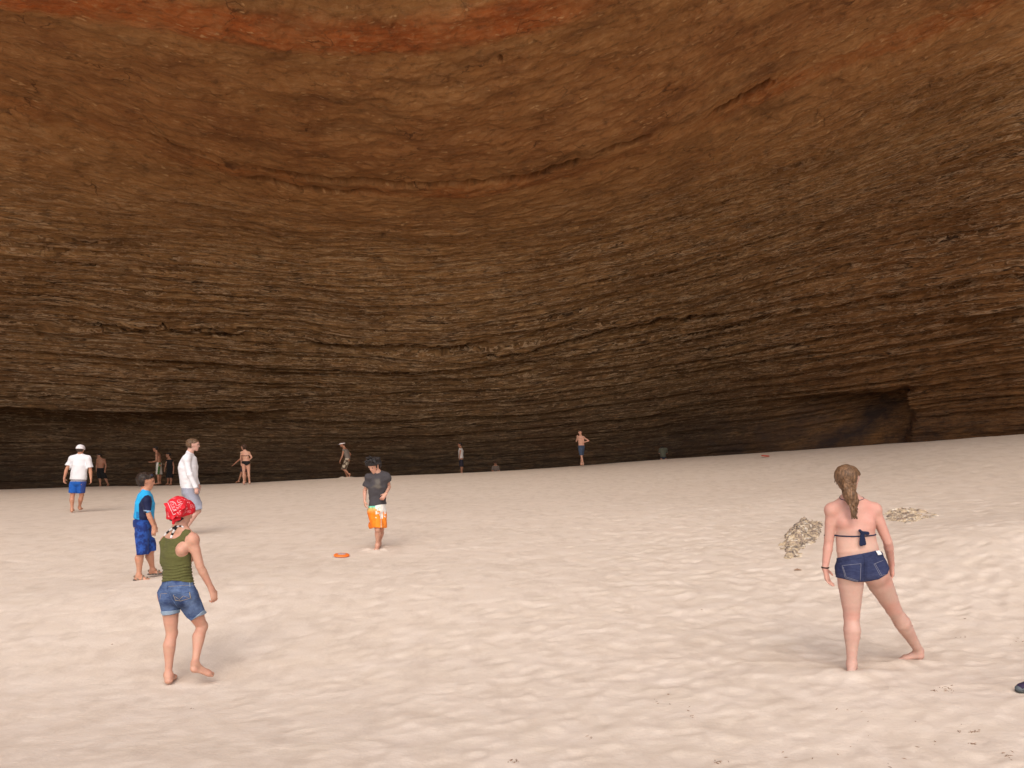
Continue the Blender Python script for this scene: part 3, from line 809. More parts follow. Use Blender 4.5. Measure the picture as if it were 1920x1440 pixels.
def sleeve(I, s, a, t1, off, off1=None, t0=0, k=.03, elbow=False):
    Q = I["Q"]; S0, E, W = Q["sh" + a], Q["el" + a], Q["wr" + a]
    o1 = off if off1 is None else off1
    if t1 <= 1: s.add(S0, S0 + (E - S0) * t1, I["arm"] * 1.12 + off, I["arm"] * .9 + o1, k, cap=3.0)
    else:
        s.add(S0, E, I["arm"] * 1.12 + off, I["arm"] * .82 + off, k); s.add(E, E + (W - E) * (t1 - 1), I["arm"] * .84 + off, I["arm"] * .55 + o1, k, cap=3.0)
def leg_tube(I, s, a, t1, r0, r1, k=.03, flat=1.0, cap=1.0):
    Q = I["Q"]; H_, K_, N_ = Q["hip" + a], Q["kn" + a], Q["an" + a]
    if t1 <= 1: s.add(H_, H_ + (K_ - H_) * (t1 + .0), r0, r1, k)
    else: s.add(H_, K_, r0, r0 + (r1 - r0) * .8, k); s.add(K_, K_ + (N_ - K_) * (t1 - 1), r0 + (r1 - r0) * .8, r1, k)
def tube(name, pts, r, mat, parent, n=8, closed=False, colf=None, flatn=None):
    pts = [np.asarray(p, float) for p in pts]; V = []; Q = []
    N = len(pts)
    for i, p in enumerate(pts):
        a = pts[(i - 1) % N] if (closed or i > 0) else p; b = pts[(i + 1) % N] if (closed or i < N - 1) else p
        t = nrm_(b - a); u = nrm_(np.cross(t, (0.1, .2, .97) if abs(t[2]) < .9 else (1, 0, 0))); v = np.cross(t, u)
        rr = r[i] if hasattr(r, "__len__") else r
        for j in range(n):
            th = 2 * math.pi * j / n; V.append(p + rr * (u * math.cos(th) + v * math.sin(th)))
    for i in range(N if closed else N - 1):
        i2 = (i + 1) % N
        for j in range(n):
            j2 = (j + 1) % n; Q.append((i * n + j, i * n + j2, i2 * n + j2, i2 * n + j))
    if not closed:
        for e, rev in ((0, True), (N - 1, False)):
            c = len(V); V.append(pts[e])
            for j in range(0, n, 2):
                f = (e * n + j, e * n + (j + 1) % n, e * n + (j + 2) % n, c); Q.append(f[::-1] if rev else f)
    o = make_mesh(name, V, Q, mat, parent)
    if colf: attr(o, "tint", colf(np.array(V)), 'FLOAT_COLOR')
    return o
def surf_pts(obj, pxs, lift=.002, step=6.0):
    """points of the photo found on the surface of a finished mesh, for seams, stitching and straps"""
    me = obj.data; n = len(me.vertices)
    co = np.empty(n * 3, np.float32); me.vertices.foreach_get("co", co); co = co.reshape(-1, 3)
    key = obj.name
    if key not in _bv: _bv[key] = BVHTree.FromPolygons([Vector(c) for c in co.tolist()], [tuple(p.vertices) for p in me.polygons])
    bv = _bv[key]; out = []
    dense = []
    for a, b in zip(pxs[:-1], pxs[1:]):
        m_ = max(1, int(math.hypot(b[0] - a[0], b[1] - a[1]) / step))
        for i in range(m_): dense.append((a[0] + (b[0] - a[0]) * i / m_, a[1] + (b[1] - a[1]) * i / m_))
    dense.append(pxs[-1])
    for x, y in dense:
        d = Vector(pt(x, y, 10.0)) - EYE
        d.normalize()
        hit = bv.ray_cast(EYE, d)
        if hit[0] is not None:
            nn = hit[1] if hit[1].dot(d) < 0 else -hit[1]
            out.append(np.array(hit[0] + nn * lift))
    return out
_bv = {}
EYE = Vector((0, 0, CAM_Z))
def seam(name, obj, pxs, r, mat, root, lift=.001, step=2.0, closed=False):
    p = surf_pts(obj, pxs, lift, step)
    if len(p) > 1: return tube(name, p, r, mat, root, n=6, closed=closed, colf=white)
def flat_patch(name, obj, poly, mat, root, t=.002, lift=.003, n=9):
    """small quad patch (pocket, tag) laid over a garment: poly = 4 photo corners"""
    g_ = []
    for i in range(n):
        for j in range(n):
            u, v = i / (n - 1), j / (n - 1)
            a = [(1-u)*(1-v), u*(1-v), u*v, (1-u)*v]
            x = sum(w * q[0] for w, q in zip(a, poly)); y = sum(w * q[1] for w, q in zip(a, poly))
            p = surf_pts(obj, [(x, y), (x, y)], lift, 1)
            if not p: return None
            g_.append(p[0])
    V = np.array(g_); o = make_mesh(name, V, grid_faces(n, n), mat, root)
    attr(o, "tint", np.ones((len(V), 3)), 'FLOAT_COLOR')
    sm = o.modifiers.new("thickness", 'SOLIDIFY'); sm.thickness = t; sm.offset = 1
    return o

# ------------------------------------------------------------------ cloth cut lines
def proj(P):
    """photo position of points in the cavern"""
    y = np.maximum(P[..., 1], .1); f = y * CP + (P[..., 2] - CAM_Z) * SP; v = -y * SP + (P[..., 2] - CAM_Z) * CP
    return 960 + F_PX * P[..., 0] / f, 720 - F_PX * v / f, f / F_PX
def poly_sd(px, py, poly):
    d = np.full(px.shape, 1e9, np.float32); ins = np.zeros(px.shape, bool)
    n = len(poly)
    for i in range(n):
        ax, ay = poly[i]; bx, by = poly[(i + 1) % n]
        ex, ey = bx - ax, by - ay
        t = np.clip(((px - ax) * ex + (py - ay) * ey) / (ex * ex + ey * ey + 1e-9), 0, 1)
        d = np.minimum(d, (px - ax - t * ex) ** 2 + (py - ay - t * ey) ** 2)
        c = ((ay > py) != (by > py)) & (px < (bx - ax) * (py - ay) / (by - ay + 1e-12) + ax)
        ins ^= c
    return np.sqrt(d) * np.where(ins, -1, 1)
def keep(poly):
    def f(P):
        px, py, s = proj(P); return poly_sd(px, py, poly) * s
    return f
def drop(poly):
    k = keep(poly); return lambda P: -k(P)
def tint_poly(base, *rules, soft=1.0):
    def f(V):
        px, py, s = proj(V); c = np.tile(np.array(base, float), (len(V), 1))
        for poly, col_ in rules:
            w = np.clip(.5 - poly_sd(px, py, poly) / soft, 0, 1)[:, None]; c = c * (1 - w) + np.array(col_) * w
        return c
    return f
def zoomed(ox, oy, sc):
    return lambda *pts: [(ox + x / sc, oy + y / sc) for x, y in pts]
def ring(I, obj, center, axis, r, mat, name, lift=.0, n=40, colf=None, tiltdir=None):
    me = obj.data; co = np.empty(len(me.vertices) * 3, np.float32); me.vertices.foreach_get("co", co); co = co.reshape(-1, 3)
    if obj.name not in _bv: _bv[obj.name] = BVHTree.FromPolygons([Vector(c) for c in co.tolist()], [tuple(p.vertices) for p in me.polygons])
    bv = _bv[obj.name]; a = nrm_(axis); u = nrm_(np.cross(a, (.2, .9, .1))); v = np.cross(a, u); P = []
    for i in range(n):
        t = 2 * math.pi * i / n; d = u * math.cos(t) + v * math.sin(t)
        hit = bv.ray_cast(Vector(center), Vector(d))
        if hit[0] is not None: P.append(np.array(hit[0]) + d * lift)
    return tube(name, P, r, mat, I["root"], n=6, closed=True, colf=colf or white)
def knit(V): return np.ones((len(V), 3))

# ------------------------------------------------------------------ 1: woman on the right in denim shorts
z1 = zoomed(1420, 840, 3.274)
D1 = 7.3
I = person("woman with wavy brown ponytail, navy bikini top and short denim shorts, seen from behind", dict(
    head=(1591, 899, 0), neck=(1594.5, 937, -.005), chest=(1603, 994, 0), waist=(1607, 1028, 0), hip=(1616, 1066, 0),
    shA=(1560, 957, 0), shB=(1639, 956, .02), elA=(1553.5, 1019, .02), wrA=(1547, 1066, .0), elB=(1664.5, 1016, .02), wrB=(1671.5, 1058, .13),
    hipA=(1594, 1071, 0), hipB=(1639, 1072, .01), knA=(1597, 1156, .03), anA=(1597, 1243, .0), knB=(1676, 1143, .20), anB=(1723, 1220, .45)), D1, .0052,
    skin="rosy", face=(.08, 1, 0), hface=(.72, .69, -.05), female=True, headr=.95, thigh=.100, calf=.067, arm=.0445, chestw=.31, waistw=.325, hipw=.37,
    hands={"A": ((.22, .06, -1), (.75, -.5, 0), (.5, .8, 0), .168, .38), "B": ((.02, .05, -1), (-1, 0, 0), (0, 1, 0), .165, .4)},
    feet={"A": ((1596, 1269, -.06), (1600, 1254, .18), (0, 0, 1), .235), "B": ((1733, 1237, .43), (1686, 1237, .50), (.05, 0, 1), .235)},
    extra=lambda s, Q: (s.ball(Q["chest"] + (-.07, .10, .0), .07, .04), s.ball(Q["chest"] + (.08, .10, .0), .07, .04),
                        s.ball(Q["shA"] + (.075, -.055, -.09), .05, .06), s.ball(Q["shB"] + (-.07, -.055, -.09), .05, .06),
                        s.add(Q["neck"] + (.005, -.138, -.08), Q["waist"] + (0, -.128, -.02), .010, .012, .035, sub=True)),
    bodycol=tint_poly((.95, 1.0, 1.0), (z1((400, 300), (800, 300), (800, 450), (720, 520), (480, 500), (400, 420)), (1.03, .93, .92)), (z1((380, 350), (470, 350), (480, 900), (380, 900)), (1.0, .90, .88)), (z1((735, 380), (900, 500), (860, 850), (790, 850), (720, 480)), (1.0, .90, .88)), (z1((480, 560), (760, 560), (770, 660), (480, 680)), (1.06, 1.12, 1.10)), (z1((545, 1010), (640, 1010), (630, 1060), (545, 1060)), (1.0, .93, .92)), (z1((790, 950), (900, 950), (880, 1020), (800, 1020)), (1.0, .93, .92)), soft=9))
W1 = I
M_hair1 = hair_mat("brown_hair", (.19, .105, .055))
def tail(s):
    p = lambda x, y, d: pt(1420 + x / 3.274, 840 + y / 3.274, D1 + d)
    s.chain([p(550, 195, -.10), p(552, 240, -.135), p(570, 290, -.15), p(590, 330, -.155), p(590, 375, -.15), p(600, 432, -.135)], [.034, .048, .054, .042, .024, .006], .015)
    for j in range(9):
        ph = j * 1.1; rr = []; q = []
        for i in range(9):
            t = i / 8
            q.append(p(556 + 42 * t + (20 - 8 * t) * math.sin(t * 9 + ph) + (j - 4) * 9.5 * math.sin(min(1, .35 + t * 1.2) * 2.6) * (1 - .55 * t), 225 + (190 + 9 * (j % 3)) * t, -.178 + .004 * (j - 4) ** 2 * (1 - t) - .012 * math.cos(t * 9 + ph)))
            rr.append(.0135 * (1 - .5 * t))
        s.chain(q, rr, .005)
    for a, b, c in [((505, 150), (482, 175), (474, 212)), ((508, 150), (494, 190), (484, 232))]:
        s.chain([p(*a, .02), p(*b, .03), p(*c, .03)], [.006, .005, .003], .004)
hr = hair(I, .010, mat=M_hair1, noise=.006, freq=30, low=-.075)
pon = Sdf(); tail(pon)
garment(I, "ponytail", pon, M_hair1, wr=.003, freq=60, h=.004)
tube("hair_tie", [pt(1420 + (552 + 24 * math.cos(t)) / 3.274, 840 + (212 + 5 * math.sin(t)) / 3.274, D1 - .115 - .04 * math.sin(t) * -1) for t in np.linspace(0, 6.28, 18)[:-1]], .005, M_hair1, I["root"], closed=True)
M_den1 = denim_mat("dark_denim", (.020, .026, .072), (.065, .08, .16), .35)
M_stitch = plain_mat("stitch", (.20, .20, .25), .8, .1)
M_stitch_y = plain_mat("stitch_tan", (.40, .30, .17), .8, .1)
s = torso_sdf(I, .012, shoulders=False, flat=.68)
for a in "AB":
    s.ball(I["Q"]["hip" + a] + (0, -.032, -.0), .107, .04); leg_tube(I, s, a, .5, .112, .104, .035)
sh1 = garment(I, "denim_shorts", s, M_den1, [keep(z1((470, 690), (484, 676), (560, 662), (650, 647), (735, 628), (775, 640), (812, 740), (800, 772), (745, 806), (690, 818), (652, 822), (600, 822), (540, 806), (476, 793)))], wr=.005, freq=15, stretch=(.7, .7, 1.8), colf=tint_poly((1, 1, 1), (z1((480, 790), (660, 812), (800, 770), (800, 750), (650, 795), (480, 770)), (1.5, 1.45, 1.35)), (z1((640, 700), (672, 700), (672, 800), (640, 800)), (.6, .6, .65)), soft=8))  # dark middle strip paints in the shade of the crease
r_ = I["root"]
for pl in [z1((520, 722), (636, 710)), z1((520, 722), (540, 798), (622, 822)), z1((636, 710), (632, 812)), z1((527, 730), (546, 792), (620, 815)),
           z1((715, 712), (755, 784), (790, 776)), z1((722, 708), (764, 782)), z1((715, 712), (772, 690))]:
    seam("pocket_stitching", sh1, pl, .0016, M_stitch, r_)
for pl in [z1((486, 700), (560, 688), (655, 672), (740, 652), (768, 660)), z1((652, 650), (660, 700), (664, 780), (655, 818))]:
    seam("seam", sh1, pl, .0022, M_den1, r_)
flat_patch("white_tag", sh1, z1((724, 632), (748, 632), (762, 654), (738, 658)), cloth_mat("tag_cloth", (.8, .8, .8), var=.03), r_, .002, .006, 5)
M_nav = cloth_mat("navy_cloth", (.012, .018, .05), scale=30)
ax1 = nrm_(I["Q"]["chest"] - I["Q"]["waist"])
ring(I, I["body"], pt(1602.5, 1002.5, D1), (-.03, .0, 1), .0058, M_nav, "bikini_back_strap", .001)
ks = Sdf(); kp = lambda x, y, d: pt(1420 + x / 3.274, 840 + y / 3.274, D1 + d)
ks.ball(kp(642, 520, -.125), .014, .01)
ks.add(kp(640, 524, -.13), kp(638, 590, -.138), .011, .018, .004, lat=(1, 0, 0), flat=.3); ks.add(kp(648, 524, -.13), kp(656, 586, -.138), .011, .018, .004, lat=(1, 0, 0), flat=.3)
ks.add(kp(645, 520, -.13), kp(678, 524, -.125), .013, .016, .006, lat=(0, 0, 1), flat=.4); ks.add(kp(640, 518, -.13), kp(630, 508, -.13), .01, .012, .006)
garment(I, "bikini_bow", ks, M_nav, h=.004, wr=.001)
for e in (-1, 1):
    cs = Sdf().ball(I["Q"]["chest"] + (e * .075, .112, .0), .072); garment(I, "bikini_cup", cs, M_nav, h=.008, wr=.001)
ring(I, I["body"], pt(1594, 931, D1 + .01), (0, -.4, 1), .0026, M_nav, "halter_string", .001)
ring(I, I["body"], pt(1547.3, 1064, D1), (.05, 0, 1), .0062, plain_mat("wristband", (.015, .014, .014), .6), "wristband", .001, n=20)

# ------------------------------------------------------------------ 2: woman on the left with the red bandana
z2 = zoomed(220, 910, 3.69)
D2 = 8.0
p2 = lambda x, y, d=0: pt(220 + x / 3.69, 910 + y / 3.69, D2 + d)
I = person("barefoot woman in a red bandana, olive tank top and cuffed denim shorts, one foot lifted", dict(
    head=(340, 961, .02), neck=(337, 989, 0), chest=(331.5, 1040, 0), waist=(333, 1077, 0), hip=(334, 1112, 0),
    shA=(313, 1016, .10), shB=(361, 1012, -.06), elA=(322, 1056, .24), wrA=(334, 1078, .34), elB=(375, 1062, -.05), wrB=(396.5, 1104, .02),
    hipA=(318, 1115, .04), hipB=(349, 1116, -.02), knA=(321.5, 1187, .05), anA=(315.5, 1264, .0), knB=(378.5, 1174, .13), anB=(365.5, 1244, -.03)), D2, .0052,
    skin="warm", face=(.45, .89, 0), hface=(.62, .74, -.30), female=True, thigh=.080, calf=.052, arm=.043, chestw=.262, waistw=.25, hipw=.325,
    hands={"A": ((.3, .6, -.7), (.5, -.5, 0), (0, 0, 1), .165, .5), "B": ((.30, .12, -1), (-.8, .5, -.2), (.25, .9, .3), .165, .75)},
    feet={"A": ((314.5, 1284.5, -.07), (326, 1269, .14), (0, 0, 1), .235), "B": ((355, 1259, -.12), (400, 1267, .00), (-.12, -.42, .9), .235)},
    extra=lambda s, Q: (s.ball(Q["chest"] + (.02, .10, .0), .065, .04), s.ball(Q["chest"] + (.12, .05, .0), .065, .04),
                        s.ball(Q["shB"] + (-.08, -.04, -.08), .045, .06), s.ball(Q["shA"] + (.04, -.07, -.08), .045, .06)))
W2 = I; r_ = I["root"]
hair(I, .010, mat=hair_mat("dark_hair", (.025, .016, .012)), noise=.006, freq=40, low=-.085)
M_band = NT("red_bandana")
vo = M_band.n("TexVoronoi", i_Vector=M_band.pos(), i_Scale=34.0, i_Randomness=.8).outputs["Distance"]
rg = M_band.math('ABSOLUTE', M_band.math('SUBTRACT', vo, .30))
f_ = M_band.math('MULTIPLY', M_band.ramp(rg, [(.03, 1.0), (.07, 0.0)]), M_band.attr("tint", "Fac"))
bnd = M_band.out(M_band.mix(M_band.math('MULTIPLY', f_, .8), (.60, .018, .030), (.75, .42, .45)), .8, M_band.bump(M_band.noise(M_band.pos(), 30, 4), .5, .008), spec=.2)
s = Sdf(); hd, Pf, U, Lh = I["hd"], I["P_h"], I["hu"], I["hl"]
cr = hd + U * .028 - Pf * .012
s.add(cr - Pf * .026, cr + Pf * .026, .106, .098, .02, lat=Lh, flat=1.0)
s.add(cr - Pf * .03, hd - Pf * .04 - U * .04, .094, .080, .02)
s.add(p2(455, 145, -.08), p2(425, 195, -.13), .03, .035, .02)
def bcut(P):
    q = P - hd.astype(np.float32); f = (q * Pf.astype(np.float32)).sum(-1); u = (q * U.astype(np.float32)).sum(-1)
    return (-.030 + .55 * f) - u
garment(I, "bandana", s, bnd, [bcut], wr=.0045, freq=26, colf=lambda V: np.full((len(V), 3), .8))
# the loose triangle of cloth thrown back over the head
zb = zoomed(300, 920, 18.0)
cA, cB, cC, cD = [np.array(q) for q in (zb((700, 300))[0], zb((120, 430))[0], zb((400, 1000))[0], zb((860, 560))[0])]
n_ = 26; Vb = []
for i in range(n_):
    for j in range(n_):
        u, v = i / (n_ - 1), j / (n_ - 1)
        q = cA * (1-u) * (1-v) + cB * u * (1-v) + cC * u * v + cD * (1-u) * v
        dd = -.055 * (1-u) * (1-v) - .13 * u * (1-v) - .155 * u * v - .150 * (1-u) * v - .035 * math.sin(math.pi * u) * math.sin(math.pi * v) - .006 * math.sin(9 * v + 4 * u)
        Vb.append(pt(q[0], q[1], D2 + dd))
fl_ = make_mesh("bandana_flap", Vb, grid_faces(n_, n_, True), bnd, r_)
attr(fl_, "tint", np.full((n_ * n_, 3), .12), 'FLOAT_COLOR')
sm = fl_.modifiers.new("thickness", 'SOLIDIFY'); sm.thickness = .004
M_wht = cloth_mat("white_print", (.75, .55, .58), var=.05)
for pl, rr in [(zb((262, 400), (350, 600), (455, 815), (700, 665)), .0026), (zb((575, 345), (622, 412), (815, 335)), .0024), (zb((325, 395), (430, 365), (520, 420), (552, 510)), .0022),
               (zb((595, 510), (680, 445), (800, 432)), .0022), (zb((380, 430), (430, 400), (480, 440), (450, 480), (400, 470)), .0018), (zb((430, 520), (500, 545), (470, 590), (420, 560)), .0018),
               (zb((540, 560), (600, 580), (650, 540), (700, 560)), .0018), (zb((450, 640), (500, 660), (560, 650)), .0022), (zb((480, 690), (520, 620), (545, 680)), .0018), (zb((620, 480), (700, 500), (740, 470)), .0018),
               (zb((560, 620), (640, 610)), .0018), (zb((350, 440), (380, 520), (420, 600), (460, 700)), .0014)]:
    seam("bandana_print", fl_, pl, rr, M_wht, r_, lift=.0012, step=.8)
s = Sdf(); s.chain([p2(395, 235, -.10), p2(388, 262, -.115)], [.022, .012], .01); s.add(p2(400, 240, -.10), p2(430, 232, -.10), .014, .012, .01)
garment(I, "bandana_knot", s, bnd, wr=.003, h=.004, colf=lambda V: np.full((len(V), 3), .1))
M_ol = cloth_mat("olive_jersey", (.105, .105, .034), scale=20, fold=.6, fdist=.012, stretch=(.4, .4, 3.2), tint=True)
s = torso_sdf(I, .011, flat=.70)
s.add(pt(309.5, 1021, D2 + .05), pt(311, 1052, D2 + .02), .045, .05, .03)
tank = keep(z2((200, 430), (296, 384), (322, 350), (330, 362), (345, 368), (375, 372), (405, 366), (435, 345), (450, 318), (470, 302), (500, 306), (512, 318), (494, 340), (472, 358), (466, 382), (474, 408), (495, 430), (530, 445), (540, 500), (530, 560), (545, 684), (440, 664), (380, 658), (300, 672), (200, 660)))
def ruck(P):                                            # the jersey bunches into cross folds low on the back
    px, py, sc_ = proj(P); w = np.clip((py - 1052) / 14, 0, 1)
    return (-1 * w * .0042 * np.sin(py * 1.15 + .12 * px + 1.5 * np.sin(px * .13))).astype(np.float32)
def mod_t(F, P):
    F = F + vnoise3(P, 12) * .010 + vnoise3(P * np.array((.6, .6, 2.5), np.float32), 22) * .006 + ruck(P); return np.maximum(F, tank(P))
sdf_obj("tank_top", s, .0052, M_ol, r_, mod=mod_t, colf=white)
M_den2 = denim_mat("worn_denim", (.035, .060, .16), (.16, .24, .40), .7)
s = torso_sdf(I, .008, shoulders=False, flat=.66)
for a in "AB":
    s.ball(I["Q"]["hip" + a] + (-.015, -.035, -.01), .088, .04); leg_tube(I, s, a, 1.0, .096, .082, .03)
sh2 = garment(I, "denim_shorts", s, M_den2, [keep(z2((290, 680), (310, 662), (420, 658), (540, 672), (560, 740), (612, 878), (590, 890), (510, 938), (478, 915), (452, 880), (432, 852), (430, 878), (370, 888), (306, 884), (285, 800), (270, 720)))], wr=.0055, freq=16,
    colf=tint_poly((1, 1, 1), (z2((355, 740), (440, 740), (470, 850), (430, 860), (390, 830)), (.50, .52, .55)), (z2((470, 800), (520, 800), (560, 850), (500, 880)), (1.5, 1.45, 1.35)), soft=6))
s = Sdf()
for a in "AB": leg_tube(I, s, a, 1.05, .104, .084, .01)
M_cuff = denim_mat("denim_cuff", (.17, .24, .34), (.38, .46, .55), .6)
garment(I, "cuff", s, M_cuff, [keep(z2((300, 872), (300, 884), (314, 902), (370, 897), (434, 880), (434, 856), (370, 868)))], wr=.003)
garment(I, "cuff", s, M_cuff, [keep(z2((508, 936), (560, 908), (606, 892), (620, 880), (606, 862), (592, 866), (560, 892)))], wr=.003)
for pl, mt, rr in [(z2((388, 756), (440, 748), (498, 738)), M_den2, .0026), (z2((388, 756), (402, 795), (440, 800), (505, 780), (498, 738)), M_stitch_y, .0016), (z2((400, 770), (430, 790), (455, 765), (490, 778)), M_stitch_y, .0012),
                   (z2((348, 668), (352, 720), (380, 790), (425, 850)), M_den2, .0024), (z2((298, 712), (350, 716), (440, 712), (545, 702)), M_den2, .0022), (z2((350, 700), (440, 694), (540, 690)), M_stitch_y, .0011), (z2((345, 662), (347, 712)), M_den2, .005), (z2((500, 668), (503, 704)), M_cuff, .004), (z2((295, 790), (300, 750), (345, 748)), M_stitch_y, .0013),
                   (z2((500, 738), (510, 790)), M_stitch_y, .0014)]:
    seam("seam", sh2, pl, rr, mt, r_)
M_chk = cloth_mat("checked_strap", (1, 1, 1), var=.05)
def strap(name, pts, r):
    P = []; T = []
    for k in range(len(pts) - 1):
        for i in range(7): P.append(np.array(pts[k]) * (1 - i / 7) + np.array(pts[k + 1]) * (i / 7)); T.append(k % 2)
    o = tube(name, P, r, M_chk, r_, n=8)
    t = np.repeat(np.array(T), 8); t = np.concatenate([t, [t[0], t[-1]]]); c = np.where(t[:, None] > 0, .72, .012) * np.ones((1, 3))
    attr(o, "tint", c, 'FLOAT_COLOR')
bd = I["body"]
sp = surf_pts(bd, z2((410, 282), (385, 298), (364, 314), (345, 332), (326, 352)), .004, 400); strap("halter_strap", sp, .0095)
sp = surf_pts(bd, z2((412, 286), (400, 306), (388, 326), (380, 346), (374, 368)), .004, 400); strap("halter_strap", sp, .0105)
sp = surf_pts(bd, z2((398, 286), (415, 284), (430, 282), (445, 284), (460, 292)), .003, 400); strap("halter_strap", sp, .0065)

# ------------------------------------------------------------------ 3: boy in the grey tee and orange board shorts
z3 = zoomed(600, 830, 6.26)
D3 = 14.2
I = person("dark-haired boy looking down in a charcoal tee and orange and white board shorts", dict(
    head=(701.5, 874, -.04), neck=(709, 889, 0), chest=(708, 913, 0), waist=(707, 935, 0), hip=(707, 956, 0),
    shA=(692, 895, 0), shB=(724.5, 894, .02), elA=(684, 921, .04), wrA=(684, 940, -.08), elB=(729.5, 913, .10), wrB=(723.5, 926, -.10),
    hipA=(700, 959, -.05), hipB=(714, 959, .04), knA=(708, 992, -.12), anA=(707.5, 1021, -.02), knB=(715, 993, .06), anB=(711, 1019, .24)), D3, .0075,
    skin="warm", face=(-.12, -1, 0), hface=(-.45, -.78, -.42), thigh=.068, calf=.045, arm=.036, chestw=.25, waistw=.22, hipw=.25, headr=.93,
    hands={"A": ((.22, -.15, -1), (.8, .3, 0), (.3, -.9, 0), .15, .45), "B": ((-.55, -.35, -.75), (-.3, .7, -.4), (-.5, -.3, .7), .15, .6)},
    feet={"A": ((709, 1028, .04), (704.5, 1034, -.17), (0, 0, 1), .22), "B": ((712, 1021, .30), (709, 1026, .10), (0, 0, 1), .22)})
r_ = I["root"]
def mop(s):
    g_ = np.random.default_rng(4)
    for i in range(40):
        a = g_.uniform(0, 6.28); b = g_.uniform(.05, 1.5)
        d = I["hl"] * math.cos(a) * math.sin(b) + I["P_h"] * math.sin(a) * math.sin(b) * .9 + I["hu"] * math.cos(b)
        c = I["hd"] + I["hu"] * .03
        s.add(c + d * .085, c + d * g_.uniform(.112, .145) + I["hl"] * g_.uniform(-.03, .03) + I["P_h"] * g_.uniform(-.02, .03), .022, .010, .01)
    for e, u_ in ((-.06, .01), (-.03, .035), (.0, .045), (.03, .030), (.06, .0)):
        s.add(I["hd"] + I["hu"] * .09 + I["P_h"] * .070 + I["hl"] * e, I["hd"] + I["hu"] * u_ + I["P_h"] * .096 + I["hl"] * e * 1.15, .020, .009, .01)
hair(I, .024, mat=hair_mat("black_hair", (.022, .018, .018)), noise=.022, freq=34, extra=mop, low=-.07, h=.006, front=.06)
M_gr = cloth_mat("charcoal_tee", (.060, .055, .060), scale=9, fold=.7, fdist=.02)
s = torso_sdf(I, .022, flat=.74, hem=pt(708, 950, D3), hemw=.315)
for a in "AB": sleeve(I, s, a, .62, .012, .03)
garment(I, "tee_shirt", s, M_gr, [keep(z3((460, 490), (470, 470), (500, 380), (545, 335), (605, 338), (640, 350), (670, 362), (705, 350), (722, 322), (790, 335), (860, 380), (860, 430), (792, 478), (800, 560), (812, 718), (700, 728), (640, 742), (560, 742), (535, 740), (545, 525)))], wr=.010, freq=10,
    colf=tint_poly((1, 1, 1), (z3((640, 430), (700, 425), (708, 470), (690, 500), (650, 480)), (2.0, 1.95, 1.6)), (z3((600, 530), (650, 490), (700, 490), (720, 520), (690, 545), (640, 520)), (1.9, 1.8, 1.4)), soft=4))
M_bs = cloth_mat("board_shorts_print", (1, 1, 1), scale=30, var=.12, fold=.4)
s = torso_sdf(I, .02, shoulders=False, flat=.8)
for a in "AB": leg_tube(I, s, a, 1.0, .092, .088, .02)
s.add(pt(701, 985, D3), pt(713, 986, D3), .085, .09, .05)
def bsc(V):
    px, py, _ = proj(V); x = (px - 600) * 6.26; y = (py - 830) * 6.26
    c = np.zeros((len(V), 3))
    t = np.clip((y - 740) / 90, 0, 1)[:, None]
    left = np.array((.30, .55, .22)) * (1 - t) + np.array((.82, .20, .015)) * t
    left = np.where((t < .25), np.array((.18, .62, .45)), left)
    nz = vnoise3(V, 34) + .6 * vnoise3(V, 80)
    wh = np.clip((835 - y + nz * 150) / 30, 0, 1)[:, None]
    right = np.array((.90, .26, .025)) * (1 - wh) + np.array((.80, .80, .76)) * wh
    right = np.where((np.abs(x - 722) < 14)[:, None] & (y < 890)[:, None], np.array((.85, .84, .80)), right)
    right = np.where((np.abs(x - 718) < 3.5)[:, None], np.array((.85, .7, .55)), right)
    c = np.where((x < 652)[:, None], left * (1 + .4 * nz[:, None]), right)
    return np.clip(c, 0, .9)
garment(I, "board_shorts", s, M_bs, [keep(z3((530, 700), (800, 700), (800, 990), (770, 1003), (700, 998), (640, 996), (600, 1010), (556, 1014), (545, 900)))], wr=.006, freq=10, colf=bsc)

# ------------------------------------------------------------------ 4: boy in the blue rash vest
z4 = zoomed(230, 870, 6.26)
D4 = 11.8
I = person("boy in profile wearing a bright blue and navy rash vest, blue trunks and sandals", dict(
    head=(274.5, 902.5, 0), neck=(272.5, 922, 0), chest=(271.5, 944, 0), waist=(270, 967, 0), hip=(269, 983, 0),
    shA=(274.5, 938, -.13), shB=(269, 937, .13), elA=(279, 965, -.155), wrA=(289, 989, -.12), elB=(282, 962, .15), wrB=(290, 984, .14),
    hipA=(267, 987, -.07), hipB=(271, 987, .07), knA=(264, 1034, -.06), anA=(260.5, 1077, -.04), knB=(281, 1032, .10), anB=(286, 1067, .20)), D4, .0065,
    skin="tan", face=(.95, .25, 0), hface=(.93, .36, -.10), thigh=.070, calf=.052, arm=.038, chestw=.29, waistw=.28, hipw=.28, headr=.93, bare_feet=False,
    hands={"A": ((-.05, -.1, -1), (-.3, .9, 0), (.9, .2, .1), .135, .55), "B": ((0, 0, -1), (0, -1, 0), (1, 0, 0), .135, .5)},
    feet={"A": ((252, 1088, -.05), (283, 1090, -.03), (0, 0, 1), .215), "B": ((279, 1077, .20), (304, 1076, .26), (0, 0, 1), .215)})
r_ = I["root"]
hair(I, .016, mat=hair_mat("dark_brown_hair", (.030, .017, .011)), noise=.014, freq=34, low=-.07, h=.005, front=.02)
hd, Pf, U, Lh = I["hd"], I["P_h"], I["hu"], I["hl"]
gs_ = Sdf(); gs_.add(hd + U * .085 + Pf * .055 - Lh * .05, hd + U * .085 + Pf * .055 + Lh * .05, .02, .02, .01); gs_.add(hd + U * .075 + Pf * .06 + Lh * .045, hd + U * .03 - Pf * .03 + Lh * .098, .011, .008, .01)
